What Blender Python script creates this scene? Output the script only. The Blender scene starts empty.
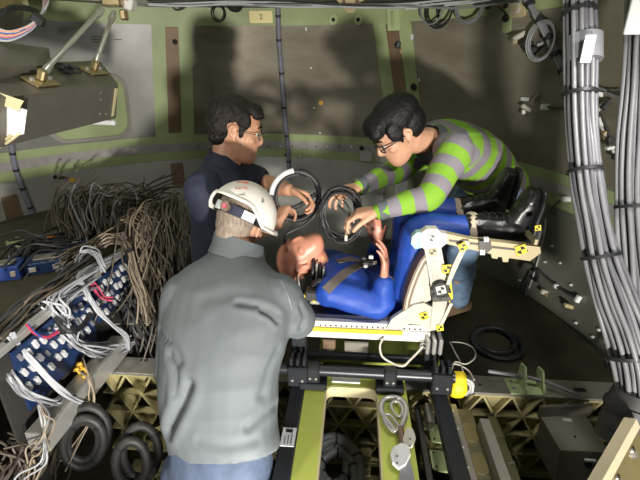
import bpy, bmesh, math, random
import numpy as np
from mathutils import Vector, Matrix, noise, Quaternion
random.seed(7); np.random.seed(7)
scn = bpy.context.scene
COL = scn.collection

# ------------------------------------------------------------------ camera, world, lights, exposure
CAMZ, FPX, PITCH = 2.2, 430.0, math.radians(22.7)
cam_d = bpy.data.cameras.new('camera'); cam = bpy.data.objects.new('camera', cam_d); COL.objects.link(cam)
cam.location = (0, 0, CAMZ); cam.rotation_euler = (math.pi/2 - PITCH, 0, 0)
cam_d.sensor_width = 36.0; cam_d.lens = 36.0*FPX/640.0; cam_d.clip_start = 0.02
scn.camera = cam

w = bpy.data.worlds.new('world'); scn.world = w; w.use_nodes = True
w.node_tree.nodes['Background'].inputs[0].default_value = (0.82, 0.9, 1.0, 1)
w.node_tree.nodes['Background'].inputs[1].default_value = 0.05

def area_light(name, loc, target, size, power, color=(1, 1, 1), spread=180):
    ld = bpy.data.lights.new(name, 'AREA'); ld.shape = 'DISK'; ld.size = size; ld.energy = power; ld.color = color
    ld.spread = math.radians(spread)
    o = bpy.data.objects.new(name, ld); COL.objects.link(o); o.location = loc
    o.rotation_euler = (Vector(target)-Vector(loc)).to_track_quat('-Z', 'Y').to_euler()
    return o
area_light('hatch_work_lamp', (0.50, -1.40, 1.15), (-0.30, 2.6, 1.60), 0.20, 150, (1.0, 0.95, 0.86))
area_light('side_work_lamp', (0.85, 0.95, 2.45), (0.35, 1.45, 0.9), 0.20, 5.0, (1.0, 0.97, 0.92), 125)
area_light('deck_lamp', (0.0, 0.20, 1.08), (-0.28, 1.0, 1.08), 0.10, 4.5, (1.0, 0.98, 0.95), 95)
area_light('rack_lamp', (-1.25, 0.60, 2.60), (-1.05, 1.7, 0.9), 0.20, 10, (1.0, 0.96, 0.88), 120)
area_light('overhead_fill', (-0.4, 1.9, 3.25), (-0.4, 1.9, 0.0), 0.6, 3.5, (0.95, 0.97, 1.0))  # unseen fill light added overhead to brighten the walls evenly
scn.view_settings.view_transform = 'Standard'; scn.view_settings.look = 'None'
scn.view_settings.gamma = 1.0; scn.view_settings.exposure = 0.0; scn.view_settings.use_curve_mapping = False

# ------------------------------------------------------------------ helpers
V = Vector
SP, CP = math.sin(PITCH), math.cos(PITCH)
def P(px, py, d):
    """real place of what the photograph shows at (px, py), d metres away along the lens axis"""
    u = (240-py)/FPX
    return V(((px-320)/FPX*d, (CP+u*SP)*d, CAMZ+(-SP+u*CP)*d))
def PY(px, py, Y):
    u = (240-py)/FPX
    return P(px, py, Y/(CP+u*SP))
def PZ(px, py, z):
    u = (240-py)/FPX
    return P(px, py, (z-CAMZ)/(-SP+u*CP))

MATS = {}
def mat(name, col, rough=0.55, metal=0.0, var=0.0, scale=8.0, bump=0.0, bscale=60.0, col2=None, sss=0.0, stretch=None, spec=0.5, coat=0.0, trans=0.0, alpha=1.0):
    m = bpy.data.materials.new(name); m.use_nodes = True; MATS[name] = m
    nt = m.node_tree; b = nt.nodes['Principled BSDF']
    b.inputs['Roughness'].default_value = rough; b.inputs['Metallic'].default_value = metal
    b.inputs['Base Color'].default_value = (*col, 1); b.inputs['Specular IOR Level'].default_value = spec
    if coat: b.inputs['Coat Weight'].default_value = coat
    if trans: b.inputs['Transmission Weight'].default_value = trans
    if sss:
        b.inputs['Subsurface Weight'].default_value = sss; b.inputs['Subsurface Radius'].default_value = (0.012, 0.005, 0.003)
        b.inputs['Subsurface Scale'].default_value = 0.6
    tc = nt.nodes.new('ShaderNodeTexCoord'); src = tc.outputs['Object']
    if stretch:
        mp = nt.nodes.new('ShaderNodeMapping'); mp.inputs['Scale'].default_value = stretch
        nt.links.new(src, mp.inputs[0]); src = mp.outputs[0]
    if var or col2:
        n = nt.nodes.new('ShaderNodeTexNoise'); n.inputs['Scale'].default_value = scale; n.inputs['Detail'].default_value = 6
        n.inputs['Roughness'].default_value = 0.62
        nt.links.new(src, n.inputs['Vector'])
        r = nt.nodes.new('ShaderNodeValToRGB'); nt.links.new(n.outputs['Fac'], r.inputs[0])
        c2 = col2 if col2 else tuple(min(1, c*(1+var)) for c in col)
        c1 = col if col2 else tuple(c*(1-var) for c in col)
        r.color_ramp.elements[0].color = (*c1, 1); r.color_ramp.elements[1].color = (*c2, 1)
        r.color_ramp.elements[0].position = 0.32; r.color_ramp.elements[1].position = 0.68
        nt.links.new(r.outputs[0], b.inputs['Base Color'])
    if bump:
        n2 = nt.nodes.new('ShaderNodeTexNoise'); n2.inputs['Scale'].default_value = bscale; n2.inputs['Detail'].default_value = 4
        nt.links.new(src, n2.inputs['Vector'])
        bp = nt.nodes.new('ShaderNodeBump'); bp.inputs['Strength'].default_value = bump; bp.inputs['Distance'].default_value = 0.01
        nt.links.new(n2.outputs['Fac'], bp.inputs['Height']); nt.links.new(bp.outputs[0], b.inputs['Normal'])
    return m

def tag(o, label=None, cat=None, group=None, kind=None):
    if label: o['label'] = label
    if cat: o['category'] = cat
    if group: o['group'] = group
    if kind: o['kind'] = kind
    return o
def empty(name, loc, label, cat, group=None, rz=0.0):
    o = bpy.data.objects.new(name, None); COL.objects.link(o); o.location = loc; o.rotation_euler = (0, 0, rz)
    o.empty_display_size = 0.05
    return tag(o, label, cat, group)

def smoothpts(pts, sub=6, closed=False):
    """Catmull-Rom through the points; extra coordinates (radius) ride along"""
    p = np.array([list(q) for q in pts], float); n = len(p)
    if n < 3: return p
    out = []
    segs = n if closed else n-1
    for i in range(segs):
        if closed: a, b, c, d = p[(i-1) % n], p[i], p[(i+1) % n], p[(i+2) % n]
        else: a, b, c, d = p[max(i-1, 0)], p[i], p[i+1], p[min(i+2, n-1)]
        for k in range(sub):
            t = k/sub
            out.append(0.5*((2*b)+(-a+c)*t+(2*a-5*b+4*c-d)*t*t+(-a+3*b-3*c+d)*t**3))
    if not closed: out.append(p[-1])
    return np.array(out)

class MB:
    def __init__(s): s.v = []; s.f = []
    def add(s, verts, faces):
        o = len(s.v); s.v.extend([tuple(map(float, q)) for q in verts]); s.f.extend([tuple(i+o for i in f) for f in faces]); return s
    def hexa(s, c):  # 8 corners: bottom 0-3 ccw, top 4-7
        return s.add(c, [(3,2,1,0),(4,5,6,7),(0,1,5,4),(1,2,6,5),(2,3,7,6),(3,0,4,7)])
    def box(s, c, size, rot=None, bev=0.0):
        x, y, z = [q/2 for q in size]; c = V(c)
        if bev > 0:
            b = min(bev, 0.45*min(size)); vs = []; fs = []
            prof = [(-x+b,-y),(x-b,-y),(x,-y+b),(x,y-b),(x-b,y),(-x+b,y),(-x,y-b),(-x,-y+b)]
            ins = [(-x+b,-y+b),(x-b,-y+b),(x-b,-y+b),(x-b,y-b),(x-b,y-b),(-x+b,y-b),(-x+b,y-b),(-x+b,-y+b)]
            lay = [(ins, -z), (prof, -z+b), (prof, z-b), (ins, z)]
            for pr, zz in lay: vs += [V((q[0], q[1], zz)) for q in pr]
            for l in range(3):
                for k in range(8): fs.append((l*8+k, l*8+(k+1) % 8, (l+1)*8+(k+1) % 8, (l+1)*8+k))
            fs.append(tuple(reversed(range(8)))); fs.append(tuple(range(24, 32)))
        else:
            vs = [V((-x,-y,-z)),V((x,-y,-z)),V((x,y,-z)),V((-x,y,-z)),V((-x,-y,z)),V((x,-y,z)),V((x,y,z)),V((-x,y,z))]
            fs = [(3,2,1,0),(4,5,6,7),(0,1,5,4),(1,2,6,5),(2,3,7,6),(3,0,4,7)]
        if rot is not None: vs = [rot @ q for q in vs]
        return s.add([q+c for q in vs], fs)
    def rings(s, rings, cap=True, closed=False):
        n = len(rings[0]); m = len(rings); vs = [q for r in rings for q in r]; fs = []
        for i in range(m if closed else m-1):
            j = (i+1) % m
            for k in range(n):
                fs.append((i*n+k, i*n+(k+1) % n, j*n+(k+1) % n, j*n+k))
        if cap and not closed:
            fs.append(tuple(reversed(range(n)))); fs.append(tuple((m-1)*n+k for k in range(n)))
        return s.add(vs, fs)
    def tube(s, pts, r, n=8, sub=0, closed=False, cap=True):
        p = np.array([list(q)[:3] for q in pts], float)
        rad = np.full(len(p), r) if np.isscalar(r) else np.array(r, float)
        if sub:
            q = smoothpts(np.c_[p, rad], sub, closed); p, rad = q[:, :3], q[:, 3]
        m = len(p)
        if closed: t = np.roll(p, -1, 0)-np.roll(p, 1, 0)
        else: t = np.gradient(p, axis=0)
        t /= np.linalg.norm(t, axis=1)[:, None]+1e-12
        a = np.array([0, 0, 1.0]) if abs(t[0][2]) < 0.9 else np.array([1.0, 0, 0])
        u = np.cross(t[0], a); u /= np.linalg.norm(u)
        ang = np.arange(n)*2*math.pi/n; R = []
        for i in range(m):
            u = u-t[i]*np.dot(u, t[i]); u /= np.linalg.norm(u)+1e-12
            w_ = np.cross(t[i], u)
            R.append(p[i]+rad[i]*(np.cos(ang)[:, None]*u+np.sin(ang)[:, None]*w_))
        return s.rings(R, cap, closed)
    def cyl(s, a, b, r, n=16, r2=None):
        return s.tube([a, b], [r, r if r2 is None else r2], n)
    def ell(s, c, r, rot=None, nu=16, nv=10):
        c = V(c); R = []
        for i in range(nv+1):
            ph = -math.pi/2+math.pi*i/nv; ph = max(min(ph, math.pi/2-0.04), -math.pi/2+0.04)
            row = []
            for k in range(nu):
                th = 2*math.pi*k/nu
                q = V((r[0]*math.cos(ph)*math.cos(th), r[1]*math.cos(ph)*math.sin(th), r[2]*math.sin(ph)))
                row.append(c+(rot @ q if rot is not None else q))
            R.append(row)
        return s.rings(R)
    def prism(s, poly, thick, M=None):
        """polygon in local XY extruded along local Z by thick (centred); M places it"""
        n = len(poly); vs = [V((x, y, -thick/2)) for x, y in poly]+[V((x, y, thick/2)) for x, y in poly]
        if M is not None: vs = [M @ q for q in vs]
        fs = [tuple(reversed(range(n))), tuple(range(n, 2*n))]+[(k, (k+1) % n, n+(k+1) % n, n+k) for k in range(n)]
        return s.add(vs, fs)
    def frame(s, outer, inner, thick, M=None):
        """plate with a hole: outer and inner loops of equal length in local XY"""
        n = len(outer); vs = []
        for z in (-thick/2, thick/2): vs += [V((x, y, z)) for x, y in outer]+[V((x, y, z)) for x, y in inner]
        if M is not None: vs = [M @ q for q in vs]
        fs = []
        for k in range(n):
            j = (k+1) % n
            fs += [(k, n+k, n+j, j), (2*n+k, 2*n+j, 3*n+j, 3*n+k), (k, j, 2*n+j, 2*n+k), (n+k, 3*n+k, 3*n+j, n+j)]
        return s.add(vs, fs)
    def mesh(s, name):
        me = bpy.data.meshes.new(name); me.from_pydata(s.v, [], s.f); me.update(); return me
    def build(s, name, m, parent=None, smooth=None, local=False, kind=None):
        me = s.mesh(name)
        if m: me.materials.append(MATS[m] if isinstance(m, str) else m)
        return link(name, me, parent, smooth, local, kind)
def link(name, me, parent=None, smooth=None, local=False, kind=None):
    bm = bmesh.new(); bm.from_mesh(me); bmesh.ops.recalc_face_normals(bm, faces=bm.faces)
    if smooth:
        a = math.radians(smooth)
        for f in bm.faces: f.smooth = True
        for e in bm.edges:
            if len(e.link_faces) == 2 and e.calc_face_angle(0) > a: e.smooth = False
    bm.to_mesh(me); bm.free()
    o = bpy.data.objects.new(name, me); COL.objects.link(o)
    if parent is not None:
        o.parent = parent
        if not local: o.matrix_parent_inverse = world_of(parent).inverted()
    elif not local and len(me.vertices):
        base_origin(o)
    if kind: o['kind'] = kind
    return o
def world_of(o):
    M = Matrix.LocRotScale(o.location, o.rotation_euler, o.scale)
    return (world_of(o.parent) @ o.matrix_parent_inverse @ M) if o.parent else M
def base_origin(o):
    n = len(o.data.vertices); a = np.empty(n*3); o.data.vertices.foreach_get('co', a); a = a.reshape(-1, 3)
    c = (a.min(0)+a.max(0))/2; c[2] = a[:, 2].min(); a -= c
    o.data.vertices.foreach_set('co', a.ravel()); o.data.update(); o.location = c
def piece(name, me, M, parent):
    """one more piece sharing mesh data, placed by world matrix M under parent"""
    o = bpy.data.objects.new(name, me); COL.objects.link(o); o.parent = parent
    o.matrix_parent_inverse = world_of(parent).inverted(); o.matrix_basis = M
    return o
def copy_tree(o, parent=None):
    c = o.copy(); COL.objects.link(c); c.parent = parent
    for ch in list(o.children): copy_tree(ch, c)
    return c
def rrect(w_, h, r, n=5, cx=0, cy=0):
    out = []
    for (sx, sy, a0) in ((1,1,0),(-1,1,90),(-1,-1,180),(1,-1,270)):
        for k in range(n+1):
            a = math.radians(a0+90*k/n); out.append((cx+sx*(w_/2-r)+r*math.cos(a), cy+sy*(h/2-r)+r*math.sin(a)))
    return out
def basis(o, x, y=None, z=None):
    """matrix with origin o and the given axes (x, then y or z as hint)"""
    x = V(x).normalized()
    if y is not None:
        z = x.cross(V(y)).normalized(); y = z.cross(x)
    else:
        y = V(z).cross(x).normalized(); z = x.cross(y)
    M = Matrix((x, y, z)).transposed().to_4x4(); M.translation = V(o); return M
# ------------------------------------------------------------------ materials
mat('primer_green', (0.29, 0.345, 0.175), 0.5, 0.0, 0.12, 3.0, 0.05, 90)
mat('primer_bright', (0.42, 0.47, 0.09), 0.45, 0, 0.06, 5)
mat('primer_pale', (0.38, 0.46, 0.24), 0.5, 0, 0.08, 6)
mat('skin_panel', (0.21, 0.185, 0.14), 0.42, 0.45, 0, 2.2, 0.06, 40, col2=(0.33, 0.30, 0.24), stretch=(1, 1, 2.6))
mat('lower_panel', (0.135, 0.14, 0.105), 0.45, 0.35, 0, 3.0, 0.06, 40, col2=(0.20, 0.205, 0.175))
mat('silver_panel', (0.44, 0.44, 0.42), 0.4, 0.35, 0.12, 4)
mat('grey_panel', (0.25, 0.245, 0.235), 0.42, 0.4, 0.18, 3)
mat('brown_strip', (0.17, 0.115, 0.07), 0.55, 0.2, 0.15, 6)
mat('tape_strip', (0.40, 0.375, 0.37), 0.4, 0.3, 0.15, 12)
mat('grey_strap', (0.17, 0.17, 0.22), 0.6, 0, 0.2, 30)
mat('grey_metal', (0.30, 0.28, 0.24), 0.45, 0.5, 0.12, 5)
mat('box_metal', (0.19, 0.175, 0.15), 0.42, 0.55, 0.12, 6)
mat('dark_metal', (0.07, 0.065, 0.06), 0.5, 0.5, 0.2, 6)
mat('aluminium', (0.50, 0.49, 0.47), 0.32, 0.5, 0.08, 8)
mat('steel', (0.55, 0.53, 0.50), 0.25, 0.7)
mat('brass', (0.45, 0.36, 0.20), 0.35, 0.85)
mat('black_metal', (0.02, 0.022, 0.026), 0.35, 0.2)
mat('black_rubber', (0.016, 0.016, 0.018), 0.5)
mat('cable_jacket', (0.185, 0.185, 0.20), 0.42, 0, 0.08, 20)
mat('cable_jacket_dark', (0.115, 0.115, 0.13), 0.42, 0, 0.08, 20)
mat('hole_black', (0.006, 0.006, 0.006), 0.8)
mat('white_paint', (0.62, 0.60, 0.56), 0.4, 0, 0.03, 9)
mat('white_plastic', (0.62, 0.63, 0.64), 0.45)
mat('off_white', (0.46, 0.44, 0.38), 0.45, 0, 0.05, 9)
mat('cream', (0.50, 0.44, 0.26), 0.45, 0, 0.12, 6)
mat('gold_cream', (0.45, 0.40, 0.20), 0.5, 0, 0.15, 6)
mat('dim_olive', (0.13, 0.115, 0.055), 0.6, 0, 0.25, 5)
mat('floor_dark', (0.05, 0.042, 0.024), 0.7, 0.1, 0.4, 6)
mat('tan', (0.44, 0.37, 0.22), 0.5, 0, 0.06, 8)
mat('yellow', (0.80, 0.62, 0.02), 0.5)
mat('orange', (0.85, 0.24, 0.03), 0.5)
mat('amber', (0.70, 0.42, 0.05), 0.4)
mat('red_print', (0.55, 0.09, 0.05), 0.55)
mat('navy_board', (0.012, 0.032, 0.10), 0.4, 0, 0.2, 20)
mat('wire_grey', (0.20, 0.20, 0.22), 0.42, 0, 0.10, 25)
mat('wire_white', (0.42, 0.43, 0.46), 0.4)
mat('wire_tan', (0.27, 0.22, 0.16), 0.5, 0, 0.15, 18)
mat('wire_brown', (0.095, 0.075, 0.056), 0.55, 0, 0.2, 18)
mat('wire_dark', (0.045, 0.043, 0.045), 0.5)
mat('wire_pink', (0.5, 0.05, 0.10), 0.45)
mat('wire_blue', (0.03, 0.07, 0.3), 0.45)
mat('hose_grey', (0.024, 0.023, 0.022), 0.55, 0, 0.15, 15)
mat('copper_pink', (0.6, 0.36, 0.29), 0.35, 0.3)
mat('frosted', (0.75, 0.76, 0.76), 0.35)
mat('skin_navyman', (0.50, 0.265, 0.165), 0.5, 0, 0.08, 30, 0.04, 300, sss=0.12)
mat('skin_stripeman', (0.56, 0.31, 0.20), 0.48, 0, 0.06, 30, 0.04, 300, sss=0.12)
mat('skin_backman', (0.47, 0.25, 0.165), 0.5, 0, 0.08, 30, 0.04, 300, sss=0.12)
mat('dummy_vinyl', (0.62, 0.27, 0.18), 0.38, 0, 0.06, 12)
mat('dummy_hand', (0.55, 0.28, 0.19), 0.42, 0, 0.06, 12)
mat('dummy_hand_brown', (0.25, 0.11, 0.075), 0.42, 0, 0.06, 12)
mat('hair_black', (0.005, 0.004, 0.005), 0.5, 0, 0.2, 40, 0.35, 90, stretch=(1, 6, 1), spec=0.3)
mat('hair_brown', (0.010, 0.007, 0.006), 0.5, 0, 0.35, 40, 0.45, 80, stretch=(6, 1, 1), spec=0.3)
mat('hair_greying', (0.13, 0.095, 0.07), 0.6, 0, 0, 110, 0.5, 120, col2=(0.30, 0.24, 0.19), stretch=(1, 1, 0.3))
mat('polo_navy', (0.010, 0.014, 0.034), 0.75, 0, 0.15, 20, 0.12, 400)
mat('jacket_grey', (0.098, 0.112, 0.119), 0.72, 0, 0.05, 14, 0.10, 700)
mat('denim', (0.05, 0.07, 0.115), 0.8, 0, 0.25, 24, 0.12, 500)
mat('denim_light', (0.17, 0.26, 0.40), 0.8, 0, 0.25, 20, 0.12, 500)
mat('coverall_blue', (0.010, 0.055, 0.34), 0.55, 0, 0.10, 10, 0.08, 300)
mat('coverall_dark', (0.012, 0.035, 0.17), 0.6, 0, 0.10, 10, 0.08, 300)
mat('webbing', (0.115, 0.095, 0.085), 0.7, 0, 0.1, 60)
mat('cushion_navy', (0.018, 0.022, 0.05), 0.6, 0, 0.2, 12)
mat('boot_leather', (0.010, 0.010, 0.011), 0.34, 0, 0, 5, 0.12, 30)
mat('sock_tan', (0.50, 0.42, 0.32), 0.7)
mat('helmet_white', (0.76, 0.72, 0.66), 0.28, 0, 0.02, 5)
mat('aqua_tint', (0.30, 0.50, 0.47), 0.25)
mat('laminate_brown', (0.15, 0.095, 0.06), 0.5)
mat('laminate_cream', (0.5, 0.44, 0.36), 0.5)
mat('eye_white', (0.75, 0.72, 0.68), 0.25)
mat('glass_clear', (0.9, 0.92, 0.93), 0.02, trans=1.0)
mat('lip', (0.42, 0.17, 0.13), 0.45)
mat('wood_trim', (0.58, 0.50, 0.34), 0.5, 0, 0.1, 14)
mat('olive_panel', (0.20, 0.165, 0.075), 0.45, 0.2, 0.15, 5)
mat('yellow_tape', (0.75, 0.66, 0.33), 0.55)
# ------------------------------------------------------------------ capsule shell
CX, CY = -0.51, 1.68
ZR = [(-0.15, 1.98), (1.46, 1.885), (1.565, 1.862), (2.42, 1.67), (2.53, 1.645), (2.75, 1.56), (3.35, 1.15)]
def RZ(z): return float(np.interp(z, [q[0] for q in ZR], [q[1] for q in ZR]))
def W(th, z, off=0.0):
    a = math.radians(th); r = RZ(z)-off
    return V((CX+r*math.sin(a), CY+r*math.cos(a), z))
def theta_of(p): return math.degrees(math.atan2(p[0]-CX, p[1]-CY))
def on_wall(px, py, off=0.0):
    """the point of the wall (off metres proud of it) that stands behind (px, py)"""
    d = 4.5
    for _ in range(60):
        p = P(px, py, d); r = math.hypot(p.x-CX, p.y-CY)
        d -= (r-(RZ(p.z)-off))*0.6
    return P(px, py, d)
def cone_patch(th0, th1, z0, z1, off=0.0, thick=0.012, nz=1, dth=3.0, mb=None, l0=0.0, l1=0.0):
    mb = mb or MB(); n = max(1, int(math.ceil(abs(th1-th0)/dth)))
    zs = sorted(set([z0, z1]+[q[0] for q in ZR if z0 < q[0] < z1]+[z0+(z1-z0)*k/nz for k in range(nz+1)]))
    cols = []
    for i in range(n+1):
        th = th0+(th1-th0)*i/n; ln = l0+(l1-l0)*i/n
        cols.append([W(th+ln*(z-2.04), z, off) for z in zs]+[W(th+ln*(z-2.04), z, off-thick) for z in reversed(zs)])
    mb.rings(cols); return mb
TH0, TH1 = -150.0, 117.0
wall = cone_patch(TH0, TH1, -0.15, 3.35, -0.012, 0.05, dth=4).build('wall_back', 'dark_metal', None, 40, kind='structure')
tag(wall, 'dark conical capsule wall behind the panels and green ribs')
wall_part_sill = cone_patch(TH1, 360+TH0, -0.15, 0.98, -0.012, 0.05, dth=4).build('hatch_sill', 'primer_green', wall, 40)
RIBS = [-80.5, -18.6, 36.7, 97]
LEAN = [0, 2.9, -3.6, 0]
HW = 4.5
def wall_part(name, mb, m, smooth=40): return mb.build(name, m, wall, smooth)
wall_part('upper_band', cone_patch(TH0, TH1, 2.42, 2.53, 0.004, 0.02), 'primer_green')
wall_part('middle_band', cone_patch(TH0, TH1, 1.46, 1.655, 0.004, 0.02), 'primer_green')
wall_part('band_strip', cone_patch(TH0, TH1, 1.532, 1.596, 0.007, 0.004), 'tape_strip')
edges = [TH0]+RIBS+[TH1]
for i, r in enumerate(RIBS):
    wall_part('rib', cone_patch(r-HW, r+HW, 1.655, 2.42, 0.004, 0.02, dth=1.6, l0=LEAN[i], l1=LEAN[i]), 'primer_green')
    wall_part('rib_strip', cone_patch(r-1.5, r+1.5, 1.68, 2.41, 0.008, 0.005, dth=1.5, l0=LEAN[i], l1=LEAN[i]), 'brown_strip')
for i in range(len(edges)-1):
    a = edges[i]+(HW if i else 0); b = edges[i+1]-(HW if i < len(edges)-2 else 0)
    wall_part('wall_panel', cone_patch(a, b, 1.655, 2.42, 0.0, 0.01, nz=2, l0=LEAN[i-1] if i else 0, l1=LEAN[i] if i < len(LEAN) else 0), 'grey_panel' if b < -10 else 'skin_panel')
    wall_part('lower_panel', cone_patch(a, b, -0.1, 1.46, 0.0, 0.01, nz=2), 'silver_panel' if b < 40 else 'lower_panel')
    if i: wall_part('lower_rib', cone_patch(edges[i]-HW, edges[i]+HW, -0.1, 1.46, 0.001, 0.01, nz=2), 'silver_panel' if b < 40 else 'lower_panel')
# ledge ring with cable tray over the upper band
tray = MB(); cols = []
for k in range(95):
    th = TH0+(TH1-TH0)*k/94
    cols.append([W(th, 2.535, 0.0), W(th, 2.535, 0.07), W(th, 2.55, 0.07), W(th, 2.55, 0.0)])
tray.rings(cols); wall_part('cable_tray', tray, 'grey_metal')
# upper cone seen only at the very top
wall_part('upper_cone', cone_patch(TH0, TH1, 2.56, 3.33, 0.0, 0.01), 'primer_green')
ce = MB(); ce.tube([(CX, CY, 3.35), (CX, CY, 3.40)], 1.2, 48); ce = ce.build('ceiling', 'primer_green', None, 40, kind='structure')
tag(ce, 'green forward bulkhead closing the cone at the top')
fl = MB(); fl.tube([(CX, CY, -0.1), (CX, CY, 0.0)], 1.985, 64); fl = fl.build('floor', 'floor_dark', None, 40, kind='structure')
tag(fl, 'dark pressure hull bottom below the beams')
# screws, studs and painted marks on the wall
def stud(px, py, r, m, h=0.006, name='rivet', n=10):
    p = on_wall(px, py, 0.004); c = V((CX-p.x, CY-p.y, 0.1)).normalized()
    return MB().cyl(p-c*0.004, p+c*h, r, n).build(name, m, wall, 40)
for (x, y) in ((334, 20), (359, 20)):
    stud(x, y, 0.032, 'primer_pale', 0.012, 'pad'); stud(x, y, 0.012, 'hole_black', 0.016, 'pad_hole')
for (x, y, r) in ((414, 87, .022), (398, 45, .02), (362, 148, .018), (381, 149, .018), (55, 177, .014), (286, 155, .012), (175, 42, .018)):
    stud(x, y, r, 'hole_black', 0.012, 'stud')
for (x, y) in ((311, 68), (314, 108), (320, 133), (552, 246), (545, 262), (560, 263), (571, 285), (576, 323), (593, 337), (599, 330), (606, 342), (520, 280), (534, 302), (300, 156), (320, 160)):
    stud(x, y, 0.007, 'white_plastic', 0.006, 'white_dot')
for (x, y) in ((321, 103), (72, 180)): stud(x, y, 0.018, 'amber', 0.004, 'amber_spot')
for k in range(14):
    x = 198+k*11.8
    stud(x, 147-0.9*math.sin((x-180)/180*math.pi), 0.006, 'white_plastic' if k % 2 else 'dark_metal', 0.01, 'band_fastener', 6)
def wall_plate(px, py, w_, h, m, name, thick=0.008, off=0.006, rot=0.0, r=None):
    p = on_wall(px, py, off); th = math.radians(theta_of(p))
    t = V((math.cos(th), -math.sin(th), 0)); n_ = V((-math.sin(th), -math.cos(th), -0.22 if p.z > 1.6 else 0)).normalized()
    M = basis(p, t, z=n_) @ Matrix.Rotation(rot, 4, 'Z')
    return MB().prism(rrect(w_, h, r if r else min(w_, h)*0.12, 3), thick, M).build(name, m, wall, 30), M
lab, LM = wall_plate(261, 17, 0.16, 0.075, 'yellow_tape', 'paper_label', 0.003)
def lettering(txt, size, m, M, parent, name='lettering', ext=0.0006):
    c = bpy.data.curves.new('t', 'FONT'); c.body = txt; c.size = size; c.extrude = ext; c.align_x = 'CENTER'; c.align_y = 'CENTER'
    o = bpy.data.objects.new('t', c); COL.objects.link(o); bpy.context.view_layer.update()
    me = bpy.data.meshes.new_from_object(o); COL.objects.unlink(o); bpy.data.objects.remove(o)
    me.name = name; me.materials.clear(); me.materials.append(MATS[m])
    me.transform(M); return link(name, me, parent)
lettering('2', 0.045, 'black_metal', LM @ Matrix.Translation((0, 0, 0.003)), lab)
wall_plate(413, 6, 0.11, 0.034, 'white_plastic', 'white_tag', 0.004)
wall_plate(394, 18, 0.085, 0.14, 'primer_pale', 'rib_clip', 0.02, 0.012)
wall_plate(393, 19, 0.014, 0.09, 'primer_green', 'clip_slot', 0.02, 0.022)
wall_plate(517, 8, 0.095, 0.085, 'tan', 'square_pad', 0.012)
stud(517, 8, 0.028, 'off_white', 0.016, 'pad_ring'); stud(517, 8, 0.016, 'tan', 0.019, 'pad_centre')
wall_plate(507, 20, 0.05, 0.12, 'primer_pale', 'tab', 0.008); stud(507, 18, 0.02, 'hole_black', 0.014, 'tab_hole')
wall_plate(366, 153, 0.10, 0.13, 'tape_strip', 'bracket_plate', 0.012); wall_plate(381, 155, 0.08, 0.10, 'tape_strip', 'bracket_plate', 0.012)
wall_plate(178, 175, 0.10, 0.20, 'brown_strip', 'brown_patch', 0.006)
wall_plate(412, 37, 0.016, 0.03, 'white_plastic', 'white_tag', 0.006); wall_plate(419, 80, 0.012, 0.02, 'white_plastic', 'white_tag', 0.006)
wall_plate(306, 29, 0.012, 0.02, 'white_plastic', 'white_tag', 0.006)
wall_plate(525, 99, 0.05, 0.018, 'white_plastic', 'white_tag', 0.006); wall_plate(541, 44, 0.04, 0.014, 'white_plastic', 'white_tag', 0.006, rot=0.2)
# rounded green hatch recess with its rim, left panel
hp = on_wall(88, 108, 0.012); th = math.radians(theta_of(hp)); ht = V((math.cos(th), -math.sin(th), 0)); hn = V((-math.sin(th), -math.cos(th), -0.22)).normalized()
HM = basis(hp, ht, z=hn)
hatch = MB().frame(rrect(0.54, 0.46, 0.12, 6), rrect(0.49, 0.41, 0.10, 6), 0.035, HM).build('access_rim', 'grey_metal', wall, 40)
MB().prism(rrect(0.49, 0.41, 0.10, 6), 0.02, HM).build('access_cover', 'primer_green', wall, 40)
# stencilled lines on silver left panel
for (x, y, w_) in ((99, 37, 0.10), (99, 39.5, 0.09), (118, 39.5, 0.05), (97, 42, 0.05)):
    wall_plate(x, y, w_, 0.005, 'dark_metal', 'printed_line', 0.002, 0.002)
# vertical grey straps taped to the wall
def strap(name, pts, wd, parent, m='grey_strap', tie=5):
    ps = [on_wall(x, y, 0.02) for x, y in pts]
    o = MB().tube(ps, wd, 8, 6).build(name, m, None, 50)
    q = smoothpts(ps, 6)
    for k in range(2, len(q)-1, tie):
        t = (V(q[k+1])-V(q[k-1])).normalized()
        MB().cyl(V(q[k])-t*0.008, V(q[k])+t*0.008, wd*1.12, 8).build('tape_band', 'black_rubber', o, 50)
    return o
tag(strap('wire_strap', [(277, -4), (278, 12), (279, 40), (282, 80), (285, 120), (288, 150), (289, 180)], 0.017, wall), 'narrow grey taped wire strap running down the panel behind the men', 'wire harness')
tag(strap('wire_strap', [(10, 128), (12, 150), (16, 170), (24, 192), (33, 214), (38, 226)], 0.017, wall), 'narrow grey taped wire strap crossing the green band below the hanging unit', 'wire harness')
# ------------------------------------------------------------------ deck frame: x to the right, y away, turned a little
FA = math.radians(-4.6)
EX = V((math.cos(FA), math.sin(FA), 0)); EY = V((-math.sin(FA), math.cos(FA), 0)); EZ = V((0, 0, 1))
FM = Matrix.Rotation(FA, 4, 'Z'); FI = FM.inverted(); F3 = FM.to_3x3()
def F(x, y, z): return EX*x+EY*y+EZ*z
def PF(px, py, yl):
    q = P(px, py, 1.0)-V((0, 0, CAMZ)); d = yl/(q.dot(EY)); return P(px, py, d)
def fbox(mb, x0, x1, y0, y1, z0, z1, bev=0.0):
    return mb.box(F((x0+x1)/2, (y0+y1)/2, (z0+z1)/2), (x1-x0, y1-y0, z1-z0), F3, bev)
def xz_plate(pts, yl, thick, mb=None):
    """profile (pixels of its near face) in the upright plane y = yl of the deck frame, given real thickness"""
    mb = mb or MB(); loc = [FI @ PF(x, y, yl) for x, y in pts]
    M = FM @ basis((0, yl+thick/2, 0), (1, 0, 0), z=(0, -1, 0))
    return mb.prism([(q.x, q.z) for q in loc], thick, M)
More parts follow.
